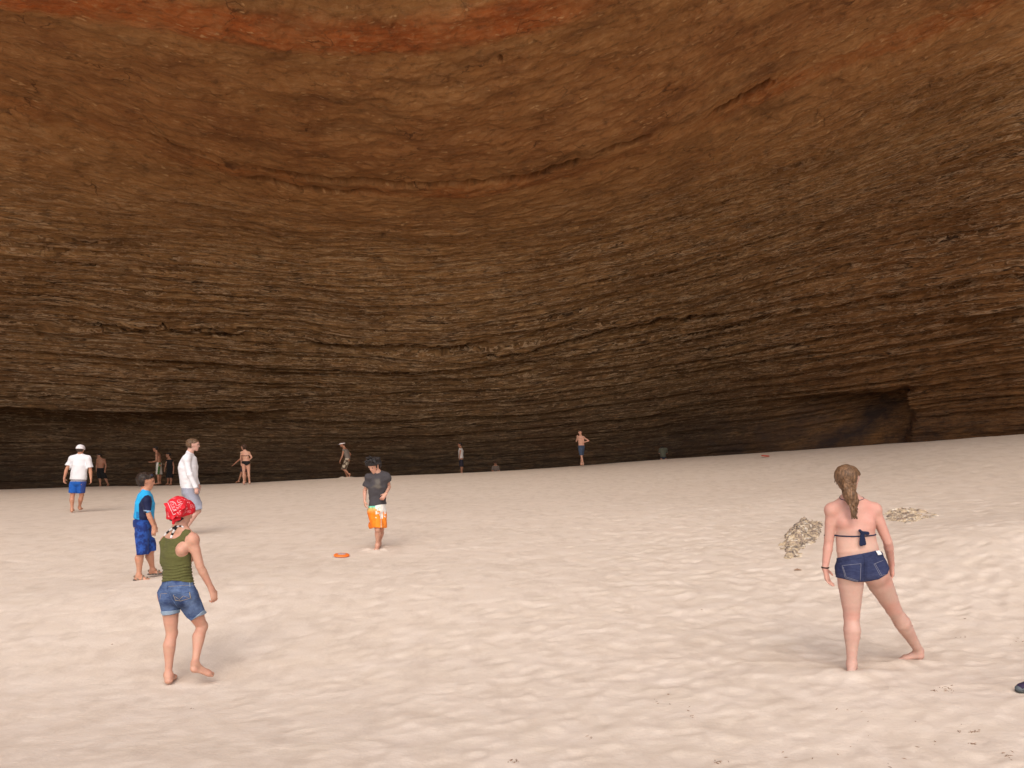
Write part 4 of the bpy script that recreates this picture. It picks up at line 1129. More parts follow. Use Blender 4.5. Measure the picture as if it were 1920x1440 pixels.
garment(I, "goggles", gs_, plain_mat("goggle_navy", (.01, .012, .03), .3), h=.005, wr=0)
gs_ = Sdf().ball(hd + U * .088 + Pf * .062 + Lh * .058, .009); garment(I, "goggle_lens", gs_, plain_mat("lens_pale", (.55, .6, .65), .2), h=.004, wr=0)  # small pale mark on the goggles
M_rv = cloth_mat("rash_vest", (1, 1, 1), scale=12, var=.22, fold=.5, rough=.6)
s = torso_sdf(I, .012, flat=.80, hem=pt(269, 978, D4))
s.add(I["Q"]["neck"] - (0, 0, .02), I["Q"]["neck"] + (.005, 0, .028), .062, .054, .01)
for a in "AB": sleeve(I, s, a, .80, .010, .018)
navy = (.008, .012, .05)
garment(I, "rash_vest", s, M_rv, [keep(z4((120, 640), (150, 400), (190, 250), (230, 272), (270, 282), (310, 290), (335, 320), (400, 400), (390, 566), (400, 640), (320, 662), (200, 655), (150, 648)))], wr=.004, freq=12,
    colf=tint_poly((.02, .36, .72), (z4((190, 470), (225, 410), (260, 372), (300, 362), (335, 385), (345, 440), (335, 548), (300, 552), (275, 560), (330, 670), (300, 690), (200, 690), (190, 600)), navy),
                   (z4((246, 540), (330, 552), (328, 562), (244, 550)), (.30, .42, .60)), (z4((160, 560), (185, 560), (195, 640), (160, 640)), (.01, .16, .42)), soft=.6))
M_tr = cloth_mat("blue_trunks", (1, 1, 1), scale=26, var=.3)
s = torso_sdf(I, .012, shoulders=False, flat=.84)
for a in "AB": leg_tube(I, s, a, 1.05, .092, .088, .02)
def trc(V):
    n = vnoise3(V, 24) + .6 * vnoise3(V, 60)
    t = np.clip(n * 3 + .35, 0, 1)[:, None]
    c = np.array((.014, .032, .16)) * (1 - t) + np.array((.026, .085, .36)) * t
    px, py, _ = proj(V)
    return np.where((py < 985)[:, None], c * .75 + np.array((.0, .005, .03)), c)
garment(I, "swim_trunks", s, M_tr, [keep(z4((110, 660), (150, 646), (200, 652), (300, 660), (340, 700), (340, 850), (395, 880), (395, 1015), (335, 1025), (300, 1062), (165, 1070), (140, 850)))], wr=.006, freq=10, colf=trc)
M_san = plain_mat("sandal_tan", (.23, .17, .12), .8); M_sol = plain_mat("sandal_sole", (.10, .08, .07), .8)
for hl_, tl_, dd in (((252, 1088), (283, 1090), -.04), ((279, 1077), (304, 1076), .23)):
    a, b = pt(*hl_, D4 + dd), pt(*tl_, D4 + dd); f = nrm_(b - a); u = np.array((0, 0, 1.)); l = np.cross(f, u)
    s = Sdf(); s.add(a + f * .02 + u * .004, b - f * .02 + u * .004, .040, .045, .01, lat=l, flat=.30)
    so = garment(I, "sandal_sole", s, M_sol, h=.005, wr=.001)
    s = Sdf()
    for t, hgt in ((.28, .075), (.52, .062), (.74, .045)):
        c = a + (b - a) * t
        for e in (-1, 1): s.add(c + l * e * .038 + u * .005, c + l * e * .012 + u * hgt, .011, .011, .006, lat=f, flat=.5)
        s.add(c + l * .012 + u * hgt, c - l * .012 + u * hgt, .011, .011, .006, lat=f, flat=.5)
    s.add(a + f * .01 + l * .03 + u * .045, a - f * .002 + u * .05, .010, .010, .006); s.add(a + f * .01 - l * .03 + u * .045, a - f * .002 + u * .05, .010, .010, .006)
    s.add(a + f * .06 + l * .036 + u * .02, a + f * .03 + l * .03 + u * .05, .009, .009, .006); s.add(a + f * .06 - l * .036 + u * .02, a + f * .03 - l * .03 + u * .05, .009, .009, .006)
    garment(I, "sandal_strap", s, M_san, h=.005, wr=.001)

# ------------------------------------------------------------------ 5: young man in the long-sleeved white shirt
z5 = zoomed(80, 800, 6.0)
D5 = 16.9
I = person("young man with short fair hair in a long-sleeved white shirt and grey shorts", dict(
    head=(362.5, 834.5, 0), neck=(355.5, 851, 0), chest=(353, 876, 0), waist=(355, 903, 0), hip=(357, 922, 0),
    shA=(350, 860, -.19), shB=(354, 860, .19), elA=(355.5, 889, -.225), wrA=(367, 914, -.20), elB=(363, 888, .22), wrB=(371, 908, .2),
    hipA=(357, 925, -.08), hipB=(357, 925, .08), knA=(371, 957, -.08), anA=(350, 989, -.08), knB=(354, 962, .12), anB=(350, 998, .12)), D5, .0085,
    skin="rosy", face=(.97, .2, 0), hface=(.97, .22, -.04), thigh=.085, calf=.058, arm=.045, chestw=.38, waistw=.33, hipw=.35,
    hands={"A": ((.22, -.1, -1), (-.4, .9, 0), (.9, .3, 0), .165, .7), "B": ((.2, 0, -1), (0, -1, 0), (1, 0, 0), .165, .6)},
    feet={"A": ((343, 990, -.08), (352, 1003, -.06), (.9, 0, .45), .25), "B": ((344, 1003, .12), (368, 1004, .12), (0, 0, 1), .26)})
r_ = I["root"]
hair(I, .010, mat=hair_mat("fair_brown_hair", (.15, .085, .045)), noise=.010, freq=40, low=-.05, h=.007, front=.02)
M_w = cloth_mat("white_cotton", (.72, .72, .76), scale=7, var=.10, fold=.5, fdist=.03)
s = torso_sdf(I, .025, flat=.80, hem=pt(357, 920, D5), hemw=.36)
s.add(pt(351, 872, D5), pt(351, 905, D5), .135, .125, .06)
for a in "AB": sleeve(I, s, a, 2.0, .014, .022)
garment(I, "long_sleeved_shirt", s, M_w, [keep(z5((1500, 760), (1510, 400), (1560, 320), (1625, 262), (1660, 290), (1700, 305), (1730, 340), (1780, 500), (1780, 660), (1756, 690), (1700, 706), (1640, 706), (1545, 738)))], wr=.008, freq=7)
M_gs = cloth_mat("grey_shorts", (.30, .31, .38), scale=8, var=.25, fold=.6, fdist=.03)
s = torso_sdf(I, .018, shoulders=False, flat=.85)
for a in "AB": leg_tube(I, s, a, 1.1, .118, .118, .03)
garment(I, "shorts", s, M_gs, [keep(z5((1530, 690), (1790, 690), (1795, 925), (1690, 948), (1600, 945), (1545, 850)))], wr=.010, freq=7)

# ------------------------------------------------------------------ 6: man in the white tee and white cap
z6 = zoomed(80, 800, 6.0)
D6 = 23.2
I = person("man walking away in a white cap, white tee and blue shorts", dict(
    head=(151.3, 843, 0), neck=(150.5, 855, 0), chest=(149, 872, 0), waist=(148, 889, 0), hip=(147, 904, 0),
    shA=(135, 860, 0), shB=(165.5, 859.5, 0), elA=(124.5, 881, 0), wrA=(120.5, 897, .0), elB=(169.5, 881, 0), wrB=(170.5, 898, 0),
    hipA=(139.5, 906, 0), hipB=(153.5, 906, 0), knA=(135.5, 930, 0), anA=(135, 954, .0), knB=(153, 929, .10), anB=(149, 951, .25)), D6, .011,
    skin="tan", face=(0, 1, 0), hface=(.03, 1, -.05), thigh=.085, calf=.058, arm=.050, chestw=.36, waistw=.35, hipw=.34,
    hands={"A": ((0, .1, -1), (.8, -.3, 0), (.2, 1, 0), .17, .6), "B": ((0, .1, -1), (-.8, -.3, 0), (-.2, 1, 0), .17, .6)},
    feet={"A": ((134.5, 961, -.06), (137, 957, .18), (0, 0, 1), .25), "B": ((149.5, 957, .18), (153, 954.5, .42), (0, 0, 1), .25)})
r_ = I["root"]
hair(I, .006, mat=hair_mat("short_grey_brown_hair", (.06, .04, .03)), noise=.004, low=-.055, h=.009)
s = Sdf(); hd, Pf, U, Lh = I["hd"], I["P_h"], I["hu"], I["hl"]; cr = hd + U * .028 - Pf * .012
s.add(cr - Pf * .022, cr + Pf * .026, .103, .098, .02, lat=Lh)
s.add(cr + Pf * .08 - U * .01, cr + Pf * .16 - U * .035, .065, .05, .01, lat=Lh, flat=.16)
M_cap = cloth_mat("white_cap", (.72, .68, .70), var=.08)
garment(I, "cap", s, M_cap, [plane(cr - U * .020 + Pf * .0, -U - Pf * .10), lambda P: .030 - np.sqrt(((P - (hd - U * .0 - Pf * .11).astype(np.float32)) ** 2).sum(-1))], wr=.001, h=.008)
s = torso_sdf(I, .022, flat=.80, hem=pt(147, 901, D6), hemw=.41)
for a in "AB": sleeve(I, s, a, .85, .016, .040)
garment(I, "tee_shirt", s, M_w, [keep(z6((225, 410), (260, 350), (330, 310), (385, 292), (430, 298), (480, 292), (540, 330), (580, 440), (572, 455), (508, 462), (500, 520), (505, 598), (400, 596), (290, 592), (305, 440), (245, 432)))], wr=.010, freq=6)
s = torso_sdf(I, .016, shoulders=False, flat=.80)
for a in "AB": leg_tube(I, s, a, 1.0, .112, .108, .02)
M_bl = cloth_mat("blue_shorts", (1, 1, 1), scale=8, var=.25)
def bl(V):
    px, py, _ = proj(V); ch = ((np.floor(px / 1.2) + np.floor(py / 1.2)) % 2)[:, None]
    return np.where((py < 902.8)[:, None], np.array((.36, .34, .38)) * (1 - .4 * ch), np.where((px > 151)[:, None], np.array((.030, .06, .24)), np.array((.015, .10, .42))))
garment(I, "shorts", s, M_bl, [keep(z6((280, 585), (505, 585), (490, 640), (478, 745), (405, 752), (385, 750), (290, 744)))], wr=.008, freq=7, colf=bl)

# ------------------------------------------------------------------ the people at the back of the cavern
G_far = "people playing near the back wall of the cavern"
def simple(label, J, D, skin, face, hface=None, H=.014, **kw):
    d = dict(thigh=.082, calf=.056, arm=.045, chestw=.34, waistw=.28, hipw=.31); d.update(kw)
    for k in list(J): J[k] = tuple(J[k]) + ((0,) if len(J[k]) == 2 else ())
    f = np.array(face, float); dr = f - np.array((0, 0, f[2]))
    hs = {a: (tuple(np.array((0, 0, -1.)) + dr * .1), tuple(dr * -.5 + np.array((.3 if a == "A" else -.3, 0, 0))), tuple(dr), .16, .6) for a in "AB"}
    if "hands" in d: hs.update(d.pop("hands"))
    ft = {}
    for a in "AB":
        if "an" + a in J:
            x, y, z = J["an" + a]; k = F_PX / D
            ft[a] = ((x - dr[0] * .05 * k, y + .07 * k + dr[1] * .0, z - dr[1] * .05), (x + dr[0] * .19 * k, y + .075 * k, z + dr[1] * .19), (0, 0, 1), .24)
    if "feet" in d: ft.update(d.pop("feet"))
    return person(label, J, D, H, skin=skin, face=face, hface=hface, hands=hs, feet=ft, group=G_far, **d)
def body_cloth(I, name, mat, top, bottom, off=.01, legs=None, colf=None, torso=True, sl=None, flat=.74, lr=.10, lr1=.105, wr=.006):
    s = torso_sdf(I, off, shoulders=torso, flat=flat)
    if legs:
        for a in "AB": leg_tube(I, s, a, legs, lr, lr1, .02)
    if sl:
        for a in "AB": sleeve(I, s, a, sl, off, off * 2)
    return garment(I, name, s, mat, [keep([(-500, top[0]), (5000, top[0] + top[1] * 5500), (5000, bottom[0] + bottom[1] * 5500), (-500, bottom[0])])], wr=wr, freq=8, colf=colf)
M_blk = cloth_mat("black_cloth", (.012, .011, .012), tint=False)
dark_hair = hair_mat("far_dark_hair", (.022, .014, .010)); brown_hair = hair_mat("far_brown_hair", (.07, .035, .02))
I = simple("shirtless man in sunglasses and black shorts behind the man in the white tee", dict(head=(185.8, 855), neck=(188, 861), chest=(189, 868), waist=(188.8, 875.5), hip=(188.3, 881),
    shA=(183, 862), shB=(195.5, 862.5), elA=(181, 872), wrA=(180.5, 880, -.1), elB=(198.5, 873), wrB=(197, 882, -.08), hipA=(185.3, 882.5), hipB=(191.5, 882.5), knA=(187, 897), anA=(188.2, 909.5), knB=(197, 896, .05), anB=(203, 908.5, .1)), 43, "shaded", (-.35, -.94, 0), (-.75, -.6, -.1))
hair(I, .010, mat=dark_hair, h=.012)
body_cloth(I, "shorts", M_blk, (877.5, 0), (897, 0), torso=False, legs=1.0)
hd, Pf, U, Lh = I["hd"], I["P_h"], I["hu"], I["hl"]
s = Sdf(); [s.add(hd + Pf * .095 + U * .012 + Lh * e * .02, hd + Pf * .088 + U * .012 + Lh * e * .055, .02, .018, .004) for e in (-1, 1)]
garment(I, "sunglasses", s, M_blk, h=.008, wr=0)
I = simple("shirtless man in white and green shorts holding his forearm out", dict(head=(291.2, 842), neck=(294.5, 850), chest=(296.5, 857), waist=(297.3, 865), hip=(297.6, 871),
    shA=(293.5, 853, -.16), shB=(298.5, 853, .17), elA=(293, 864.5, -.22), wrA=(283.5, 866.5, -.28), elB=(301, 863, .2), wrB=(297, 872, .25), hipA=(297, 873, -.08), hipB=(298, 873, .08), knA=(296.3, 890, -.05), anA=(297, 905, 0), knB=(300, 889, .15), anB=(300, 904.5, .25)), 41, "shaded", (-1, -.12, 0), (-.98, -.1, -.2),
    hands={"A": ((-1, -.2, .05), (0, .3, 1), (0, -1, .4), .17, .3)})
hair(I, .010, mat=dark_hair, h=.012)
body_cloth(I, "shorts", cloth_mat("white_green_shorts", (1, 1, 1)), (867, 0), (889.5, 0), torso=False, legs=1.0,
    colf=lambda V: np.where((np.abs(proj(V)[0] - 298.3 + (proj(V)[1] - 878) * .12) < 2.2)[:, None], np.array((.04, .10, .025)), np.array((.55, .52, .48))))
I = simple("dark-haired person in black beside the man in white and green shorts", dict(head=(315.3, 853.5), neck=(317.3, 861), chest=(318.3, 868), waist=(319, 877), hip=(319.2, 883),
    shA=(313.3, 863), shB=(323, 864), elA=(310.5, 872.5), wrA=(308.5, 881, -.1), elB=(326, 875), wrB=(325, 884.5, -.05), hipA=(316.5, 885), hipB=(321.5, 885), knA=(315.3, 896), anA=(314.5, 906, .15), knB=(320.3, 896.5), anB=(320.7, 906.5)), 43, "shaded", (-.6, -.8, 0), (-.8, -.5, -.1), female=True, chestw=.29, waistw=.25, hipw=.31, thigh=.075, arm=.036)
hair(I, .014, mat=dark_hair, h=.012)
body_cloth(I, "outfit", M_blk, (861.5, 0), (896, 0), torso=True, legs=1.0)
I = simple("woman in a black bikini with one hand on her hip, back to the camera", dict(head=(456.6, 838.5), neck=(459.3, 846.3), chest=(460.2, 853.5), waist=(461.3, 861.5), hip=(461.2, 867.5),
    shA=(453, 848.5), shB=(466.8, 849), elA=(451.5, 859, .05), wrA=(452.7, 868, .12), elB=(472, 857.5, 0), wrB=(466.5, 863.5, .05), hipA=(457.3, 869), hipB=(465, 869), knA=(457, 886.5), anA=(457.5, 904.5), knB=(466.3, 886.5), anB=(467.8, 903.5, .05)), 37, "warm", (0, 1, 0), (-.85, .5, -.1), H=.012, female=True, chestw=.28, waistw=.24, hipw=.33, thigh=.085, calf=.055, arm=.038)
hair(I, .012, mat=brown_hair, h=.011, low=-.10)
s = torso_sdf(I, .010, shoulders=False, flat=.68)
for a in "AB": s.ball(I["Q"]["hip" + a] + (0, -.03, -.02), .095, .04)
garment(I, "bikini_bottom", s, M_blk, [keep([(450, 864.3), (472, 864.3), (472, 867), (467.5, 870), (463.5, 872.5), (461, 873), (458, 870.5), (450, 868)])], wr=0)
ring(I, I["body"], pt(460.3, 854.5, 37), (0, 0, 1), .012, M_blk, "bikini_strap", 0)
I = simple("child half hidden behind the woman in the black bikini, one arm reaching out", dict(head=(460, 848), neck=(460, 855.5), chest=(460, 862), waist=(459, 869), hip=(458.3, 875),
    shA=(455, 857.5), shB=(465.5, 857.5), elA=(445.5, 864.5), wrA=(438, 871.5), elB=(468, 866), wrB=(466, 874, .1), hipA=(455.5, 877), hipB=(461.3, 877), knA=(451.8, 889.5), anA=(447.5, 901.5), knB=(460, 889.5, .1), anB=(460, 901.5, .1)), 39.5, "shaded", (-.7, .6, 0), (-.8, .6, 0), chestw=.26, waistw=.22, hipw=.25, thigh=.066, calf=.045, arm=.036, headr=.92,
    hands={"A": ((-1, 0, -.75), (0, .3, 1), (0, 1, 0), .15, .2)})
hair(I, .012, mat=dark_hair, h=.012)
body_cloth(I, "shorts", cloth_mat("dark_shorts", (.03, .015, .025), tint=False), (869, 0), (884.5, 0), torso=False, legs=1.0, lr=.08, lr1=.08)
I = simple("man in a white visor, grey vest and patterned shorts running across the sand", dict(head=(641.8, 833.5), neck=(646, 841), chest=(648.5, 848), waist=(651, 855), hip=(652, 860.5),
    shA=(644.5, 843.5, -.15), shB=(649.5, 843.5, .17), elA=(641.8, 855, -.18), wrA=(637.5, 864.5, -.24), elB=(657, 852, .2), wrB=(652.5, 861, .28), hipA=(651, 862, -.08), hipB=(652, 862, .08), knA=(644, 879.5, -.08), anA=(655.5, 890, -.05), knB=(645.5, 879, .1), anB=(651.5, 894, .25)), 40, "shaded", (-.97, -.2, 0), (-.97, -.2, -.15),
    feet={"A": ((657.8, 888, -.05), (654.8, 896.5, -.05), (-.85, 0, .5), .25)})
hair(I, .010, mat=brown_hair, h=.012)
hd, Pf, U, Lh = I["hd"], I["P_h"], I["hu"], I["hl"]; cr = hd + U * .028 - Pf * .012
s = Sdf(); s.add(cr - Pf * .022 + U * .012, cr + Pf * .026 + U * .012, .104, .098, .01); s.add(cr + Pf * .08 + U * .01, cr + Pf * .17 - U * .005, .07, .055, .01, lat=Lh, flat=.18)
garment(I, "visor", s, M_cap, [plane(cr - U * .004, -U), plane(cr + U * .035, U)], h=.009, wr=0)
body_cloth(I, "vest", cloth_mat("grey_vest", (.17, .14, .12), tint=False), (842, 0), (860, 0), torso=True)
body_cloth(I, "shorts", cloth_mat("camouflage_shorts", (1, 1, 1)), (859, 0), (880, 0), torso=False, legs=1.0, colf=lambda V: np.where((vnoise3(V, 9) + .5 * vnoise3(V, 22) > .03)[:, None], np.array((.42, .36, .27)), np.array((.10, .07, .05))))
I = simple("person in a white vest and dark shorts standing side-on, middle of the back wall", dict(head=(862.2, 834), neck=(863.6, 840), chest=(864, 846), waist=(864, 853), hip=(864.2, 858),
    shA=(863.3, 842.3, -.16), shB=(864.3, 842.3, .16), elA=(862.5, 851, -.19), wrA=(861.3, 859, -.21), elB=(863.5, 851, .2), wrB=(862.5, 859, .2), hipA=(864, 860, -.07), hipB=(864.5, 860, .07), knA=(864.8, 873.5, -.07), anA=(865.3, 886.5, -.05), knB=(866, 873.5, .1), anB=(866.5, 886.5, .12)), 46.5, "shaded", (-1, -.05, 0), (-1, -.05, 0), H=.015)
hair(I, .010, mat=dark_hair, h=.014)
body_cloth(I, "vest", cloth_mat("white_vest", (.62, .60, .60), tint=False), (840.5, 0), (861, 0), torso=True)
body_cloth(I, "shorts", cloth_mat("dark_blue_shorts", (.02, .018, .03), tint=False), (861, 0), (875, 0), torso=False, legs=1.0)
I = simple("crouching person in grey, barely showing over the sand crest right of the white vest", dict(head=(929, 869), neck=(929, 873), chest=(929, 878), waist=(929, 884), hip=(929, 889),
    shA=(924.6, 875.5), shB=(933.6, 875.5), elA=(922.8, 882.5, -.15), wrA=(925, 888, -.3), elB=(936, 882.5, -.15), wrB=(933, 888, -.3), hipA=(926.5, 889), hipB=(932, 889), knA=(925, 884, -.4), anA=(925.5, 895, -.15), knB=(933, 884, -.4), anB=(932.5, 895, -.15)), 48.5, "shaded", (0, -1, 0), (0, -.8, -.6), H=.016)
hair(I, .012, mat=brown_hair, h=.014)
body_cloth(I, "shirt", cloth_mat("drab_grey_shirt", (.13, .10, .085), tint=False), (873, 0), (893, 0), torso=True, sl=.9)
I = simple("shirtless boy in blue-grey shorts with crossed legs and an elbow out", dict(head=(1087.6, 811.5), neck=(1088.8, 818), chest=(1089.3, 824), waist=(1090, 831.5), hip=(1090.2, 837),
    shA=(1083.8, 820), shB=(1094.3, 820), elA=(1080.5, 827.5, -.05), wrA=(1082.3, 820, -.18), elB=(1104, 826.5, 0), wrB=(1096.5, 829, -.08), hipA=(1087.5, 838.5), hipB=(1093, 838.5), knA=(1090.3, 855.5, -.06), anA=(1093.3, 869, -.05), knB=(1090.8, 855.5, .08), anB=(1089.8, 869, .1)), 41, "warm", (0, -1, 0), (-.15, -1, 0), H=.012, chestw=.30, waistw=.25, hipw=.28, thigh=.072, calf=.048, arm=.036,
    hands={"A": ((.1, -.3, 1), (0, 1, 0), (1, 0, 0), .14, .6), "B": ((-1, .2, 0), (0, 1, 0), (0, 0, 1), .14, .4)})
hair(I, .012, mat=brown_hair, h=.011)
body_cloth(I, "shorts", cloth_mat("blue_grey_shorts", (.045, .065, .11), tint=False), (835, 0), (853.5, 0), torso=False, legs=1.0, lr=.09, lr1=.09)
I = simple("stooping person in a grey-green shirt at the sand crest, farthest right of the group", dict(head=(1241.5, 842, .32), neck=(1242.5, 842, .14), chest=(1243, 846, .05), waist=(1243.5, 854, 0), hip=(1244, 859.5, 0),
    shA=(1237.8, 842, .08), shB=(1249, 842, .08), elA=(1236.2, 849.5, .15), wrA=(1240, 852, .3), elB=(1250.5, 849.5, .15), wrB=(1247, 852, .3), hipA=(1241, 861), hipB=(1246.8, 861), knA=(1240.8, 872, .1), anA=(1240.8, 884, 0), knB=(1247, 872, .1), anB=(1247, 884, 0)), 48.5, "tan", (0, 1, 0), (0, .5, -.85), H=.016, eyes=False)
hair(I, .012, mat=dark_hair, h=.014)
body_cloth(I, "shirt", cloth_mat("grey_green_shirt", (.11, .11, .08), tint=False), (834, 0), (857, 0), torso=True, sl=.9)
body_cloth(I, "trousers", cloth_mat("dark_trousers", (.025, .03, .045), tint=False), (856.5, 0), (905, 0), torso=False, legs=1.9, lr1=.08)

# ------------------------------------------------------------------ flying discs, rocks, litter, shoe
def lathe(name, prof, c, mat, parent=None, n=48, tilt=(0, 0, 1)):
    w = nrm_(tilt); u = nrm_(np.cross(w, (0, 1, 0))); v = np.cross(w, u); V = []
    for r, z in prof:
        for j in range(n):
            t = 2 * math.pi * j / n; V.append(c + (u * math.cos(t) + v * math.sin(t)) * r + w * z)
    m_ = len(prof); Q = [(i * n + j, i * n + (j + 1) % n, (i + 1) * n + (j + 1) % n, (i + 1) * n + j) for i in range(m_ - 1) for j in range(n)]
    return make_mesh(name, V, Q, mat, parent)
def disc(px, py, D, R, col_, label, lab=None):
    p = pt(px, py, D)
    for _ in range(40): D = min(D + (p[2] - sand_z(p[0], p[1])) * 2.0, 60); p = pt(px, py, D)
    p[2] = sand_z(p[0], p[1]) + .014 + (.03 if D > 30 else 0)
    root = bpy.data.objects.new("flying_disc", None); C.objects.link(root); root.location = p
    tag(root, label, "flying disc"); bpy.context.view_layer.update()
    k = R / .13; tl = (.03, -.05, 1)
    lathe("rim", [(.128 * k, .0), (.1305 * k, -.004), (.134 * k, .0), (.135 * k, .008), (.130 * k, .018 * k), (.118 * k, .025 * k), (.095 * k, .0275 * k), (.0701 * k, .029 * k)], p, col_, root, tilt=tl)
    lathe("top", [(.0699 * k, .029 * k), (.066 * k, .030 * k), (.04 * k, .031 * k), (.0005, .0312 * k)], p, lab or col_, root, tilt=tl)
    lathe("underside", [(.126 * k, .002), (.124 * k, .014 * k), (.11 * k, .022 * k), (.0005, .026 * k)], p, col_, root, tilt=tl)
disc(640.5, 1043.5, 13.4, .112, plain_mat("orange_plastic", (.88, .19, .03), .35, .08, 8, .5, .02), "orange flying disc with a pale grey centre lying on the sand", plain_mat("grey_label", (.50, .47, .48), .5, .35, 60))
disc(1435, 857.5, 39.5, .14, plain_mat("red_plastic", (.50, .07, .03), .4, .08, 8, .5, .02), "small dull red disc far back near the crest of the sand")
rockm = NT("outcrop_rock")
P_ = rockm.pos(); g1 = rockm.noise(rockm.map(P_, (6, 6, 26)), 1.0, 6, .7); g2 = rockm.noise(P_, 6, 6, .65); g3 = rockm.noise(P_, 45, 4, .7)
b = rockm.ramp(g2, [(.30, (.20, .15, .11)), (.43, (.36, .28, .22)), (.53, (.56, .44, .29)), (.60, (.66, .60, .52)), (.72, (.42, .34, .28))])
b = rockm.mix(rockm.ramp(g1, [(.42, .9), (.52, 0.0)]), b, (.12, .095, .085)); b = rockm.mix(rockm.ramp(g3, [(.56, 0.0), (.68, .8)]), b, (.74, .62, .42))
M_rock = rockm.out(b, .85, rockm.bump(g3, .9, .012, rockm.bump(g1, .8, .02)), spec=.25)
def ground_at(px, py, d=6.4):
    for _ in range(30):
        p = pt(px, py, d); d += (p[2] - sand_z(p[0], p[1])) * 2.5
        d = min(max(d, 4.0), 34)
    return pt(px, py, d)
def outcrop(name, label, poly, ridges, D, hgt, seed):
    """a half-buried outcrop: jagged leaning layers of rock rising out of the sand inside the outline"""
    P = np.array([ground_at(x, y, D) for x, y in poly]); c = P.mean(0)
    R_ = [(ground_at(*a, D), ground_at(*b, D), w, h) for a, b, w, h in ridges]
    lo, hi = P.min(0)[:2] - .15, P.max(0)[:2] + .15; st_ = .011
    x = np.arange(lo[0], hi[0], st_); y = np.arange(lo[1], hi[1], st_); X, Y = np.meshgrid(x, y)
    sd_ = poly_sd(X, Y, [(p[0], p[1]) for p in P]) + .10 * fbm(X * 5 + seed, Y * 5, 4)
    ax = nrm_((R_[0][1] - R_[0][0])[:2]); u = X * ax[0] + Y * ax[1]; v = -X * ax[1] + Y * ax[0]
    lay = np.floor(v * 5.5 + 1.2 * fbm(u * 1.5 + seed, v * 3, 3)); tr = v * 5.5 + 1.2 * fbm(u * 1.5 + seed, v * 3, 3) - lay
    rn = vnoise(lay * 5.3 + seed, np.floor(u * 2.0 + 3 * vnoise(lay * 1.7, lay * 0)) * 2.9) + .5
    z = hgt * (.1 + 1.3 * rn ** 2) * (1 - .55 * tr) + .028 * fbm(X * 9, Y * 9, 4) + .018 * fbm(X * 26, Y * 26, 3)
    for a, b, w, h in R_:
        e = (b - a)[:2]; t = np.clip(((X - a[0]) * e[0] + (Y - a[1]) * e[1]) / (e @ e), 0, 1)
        d = np.hypot(X - a[0] - t * e[0], Y - a[1] - t * e[1]) + .05 * fbm(X * 7 + 4, Y * 7, 3)
        z = z + h * np.clip(1 - (d / w) ** 2, 0, 1) ** .6 * (.6 + .4 * t)
    z = z * np.clip(-sd_ / .12, 0, 1) ** .5 - .05 * np.clip(1 + sd_ / .06, 0, 1.5) - .012
    gzv = np.array([[sand_z(a, b) for a in x[::6]] for b in y[::6]])
    iy = np.minimum(np.arange(len(y)) // 6, gzv.shape[0] - 1); ix = np.minimum(np.arange(len(x)) // 6, gzv.shape[1] - 1)
    base_z = gzv[iy][:, ix]; base_z = smooth1(smooth1(base_z, 13, 0), 13, 1)
    V = np.stack([X, Y, base_z + z], -1).reshape(-1, 3)
    o = make_mesh(name, V, grid_faces(len(y), len(x)), M_rock, smooth=False)
    tag(o, label, "rock")
outcrop("rock_outcrop", "pale splintered yellow-grey rock sticking out of the sand left of the woman in denim shorts",
        [(1455, 1030), (1466, 1010), (1486, 990), (1508, 977), (1530, 974), (1546, 980), (1544, 1008), (1520, 1032), (1492, 1048), (1470, 1052), (1474, 1038)],
        [((1474, 1047), (1512, 994), .10, .13), ((1470, 1010), (1508, 977), .15, .09), ((1512, 1020), (1534, 982), .12, .05)], 12.8, .055, 1)
outcrop("rock_outcrop", "low strip of broken yellow-grey rock in the sand right of the woman in denim shorts",
        [(1652, 966), (1672, 954), (1700, 951), (1725, 957), (1766, 963), (1760, 970), (1728, 975), (1705, 984), (1680, 978), (1660, 975)],
        [((1672, 960), (1710, 957), .14, .05), ((1670, 972), (1712, 976), .16, .04)], 15.6, .05, 12)
# bits of bark and twig scattered on the sand
g_ = np.random.default_rng(21); Vt = []; Qt = []
M_twig = plain_mat("twig_bark", (.27, .17, .11), .9)
def twig(px, py, ln, r):
    d = 7.0
    for _ in range(14):
        p = pt(px, py, d); d += (p[2] - sand_z(p[0], p[1])) * 3.5
        d = min(max(d, 4.0), 30)
    p = pt(px, py, d); a = g_.uniform(0, 3.14); dr = np.array((math.cos(a), math.sin(a), g_.uniform(-.1, .25))); q = p + np.array((0, 0, r * .6))
    u = nrm_(np.cross(dr, (0, 0, 1))); v = np.array((0, 0, 1.)); b0 = len(Vt)
    for t, rr in ((-.5, .4), (0, 1), (.5, .3)):
        for k in range(5):
            th = 2 * math.pi * k / 5; Vt.append(q + dr * ln * t + (u * math.cos(th) + v * math.sin(th)) * r * rr + g_.normal(0, r * .25, 3))
    for i in (0, 1):
        for k in range(5): Qt.append((b0 + i * 5 + k, b0 + i * 5 + (k + 1) % 5, b0 + i * 5 + 5 + (k + 1) % 5, b0 + i * 5 + 5 + k))
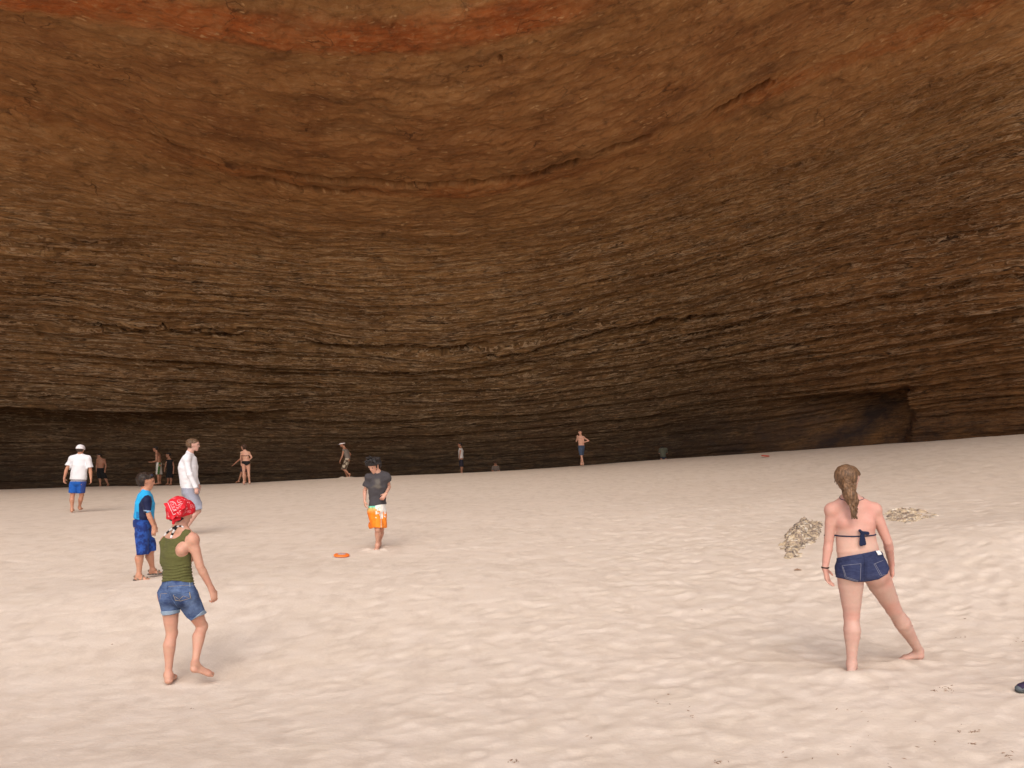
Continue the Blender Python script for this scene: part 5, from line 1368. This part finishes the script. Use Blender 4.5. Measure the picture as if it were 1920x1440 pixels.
for cx_, cy_, sx, sy, n in [(1775, 1290, 16, 7, 16), (1752, 1296, 5, 3, 4), (1828, 1372, 13, 3, 10), (1825, 1395, 9, 2, 7), (1798, 1371, 3, 2, 3), (1752, 1392, 4, 4, 3), (966, 1427, 10, 3, 9), (1350, 1429, 12, 3, 10), (1294, 1340, 6, 8, 6), (1108, 1384, 14, 3, 4),
                            (1248, 1318, 30, 16, 7), (1890, 1420, 22, 10, 9), (1790, 1198, 20, 4, 4), (1600, 1415, 200, 25, 8), (1690, 1350, 160, 50, 6), (1895, 1205, 20, 8, 4), (210, 1208, 2, 1, 2), (360, 1328, 5, 2, 2), (1510, 1180, 300, 60, 4), (1480, 1420, 30, 8, 3)]:
    for _ in range(n): twig(g_.normal(cx_, sx * .6), g_.normal(cy_, sy * .6), g_.uniform(.008, .03), g_.uniform(.0015, .0032))
lit = make_mesh("twig_litter", Vt, Qt, M_twig, smooth=False); tag(lit, "crumbs of bark and twig scattered over the sand", "litter", kind="stuff")
# driftwood chip
p = pt(1496, 1068.5, 11.6); s = Sdf()
zc = sand_z(p[0], p[1]); p[2] = zc
s.chain([p + (-.045, 0, .008), p + (0, .01, .016), p + (.05, .0, .006)], [.006, .012, .004], .008)
o = sdf_obj("driftwood_chip", s, .004, M_twig, None, colf=white); tag(o, "small dark chip of wood on the sand below the left rock", "driftwood")
# shoe at the right edge
DS = 6.4
tp = ground_at(1903, 1299); root = bpy.data.objects.new("trainer_shoe", None); C.objects.link(root); root.location = tp
tag(root, "dark trainer with a grey toe cap cut off by the right edge of the picture", "shoe"); bpy.context.view_layer.update()
f = nrm_((1, .12, 0)); u = np.array((0, 0, 1.)); l = np.cross(f, u)
tp = tp + u * .0
s = Sdf(); s.add(tp + f * .045 + u * .014, tp + f * .12 + u * .014, .040, .046, .01, lat=l, flat=.36); s.add(tp + f * .12 + u * .014, tp + f * .25 + u * .018, .046, .036, .01, lat=l, flat=.42)
sdf_obj("sole", s, .004, plain_mat("shoe_sole", (.06, .062, .06), .7), root)
s = Sdf(); s.add(tp + f * .05 + u * .038, tp + f * .14 + u * .055, .034, .044, .02, lat=l, flat=.8); s.add(tp + f * .14 + u * .055, tp + f * .25 + u * .065, .044, .034, .02, lat=l, flat=1.1); s.add(tp + f * .2 + u * .08, tp + f * .22 + u * .11, .038, .036, .02)
up_ = sdf_obj("upper", s, .004, plain_mat("shoe_upper", (.035, .022, .055), .8, .5, 60), root)
s = Sdf(); s.add(tp + f * .034 + u * .03, tp + f * .05 + u * .032, .030, .037, .02, lat=l, flat=.75); sdf_obj("toe_cap", s, .004, plain_mat("shoe_toe", (.10, .115, .13), .6), root, mod=lambda F, P: np.maximum(F, ((P - (tp + f * .055).astype(np.float32)) * f.astype(np.float32)).sum(-1)))
for k in range(4):
    c = tp + f * (.10 + .028 * k) + u * (.083 + .010 * k)
    tube("lace", [c - l * .028 - u * .012, c + u * .002, c + l * .028 - u * .012], .0035, plain_mat("lace_grey", (.30, .29, .30), .8), root)
tube("side_stripe", [tp + f * .085 - l * -.046 * -1 + u * .03, tp + f * .12 + l * -.05 * -1 * -1 + u * .055, tp + f * .15 - l * .046 + u * .035], .005, plain_mat("stripe_grey", (.34, .34, .36), .6), root)
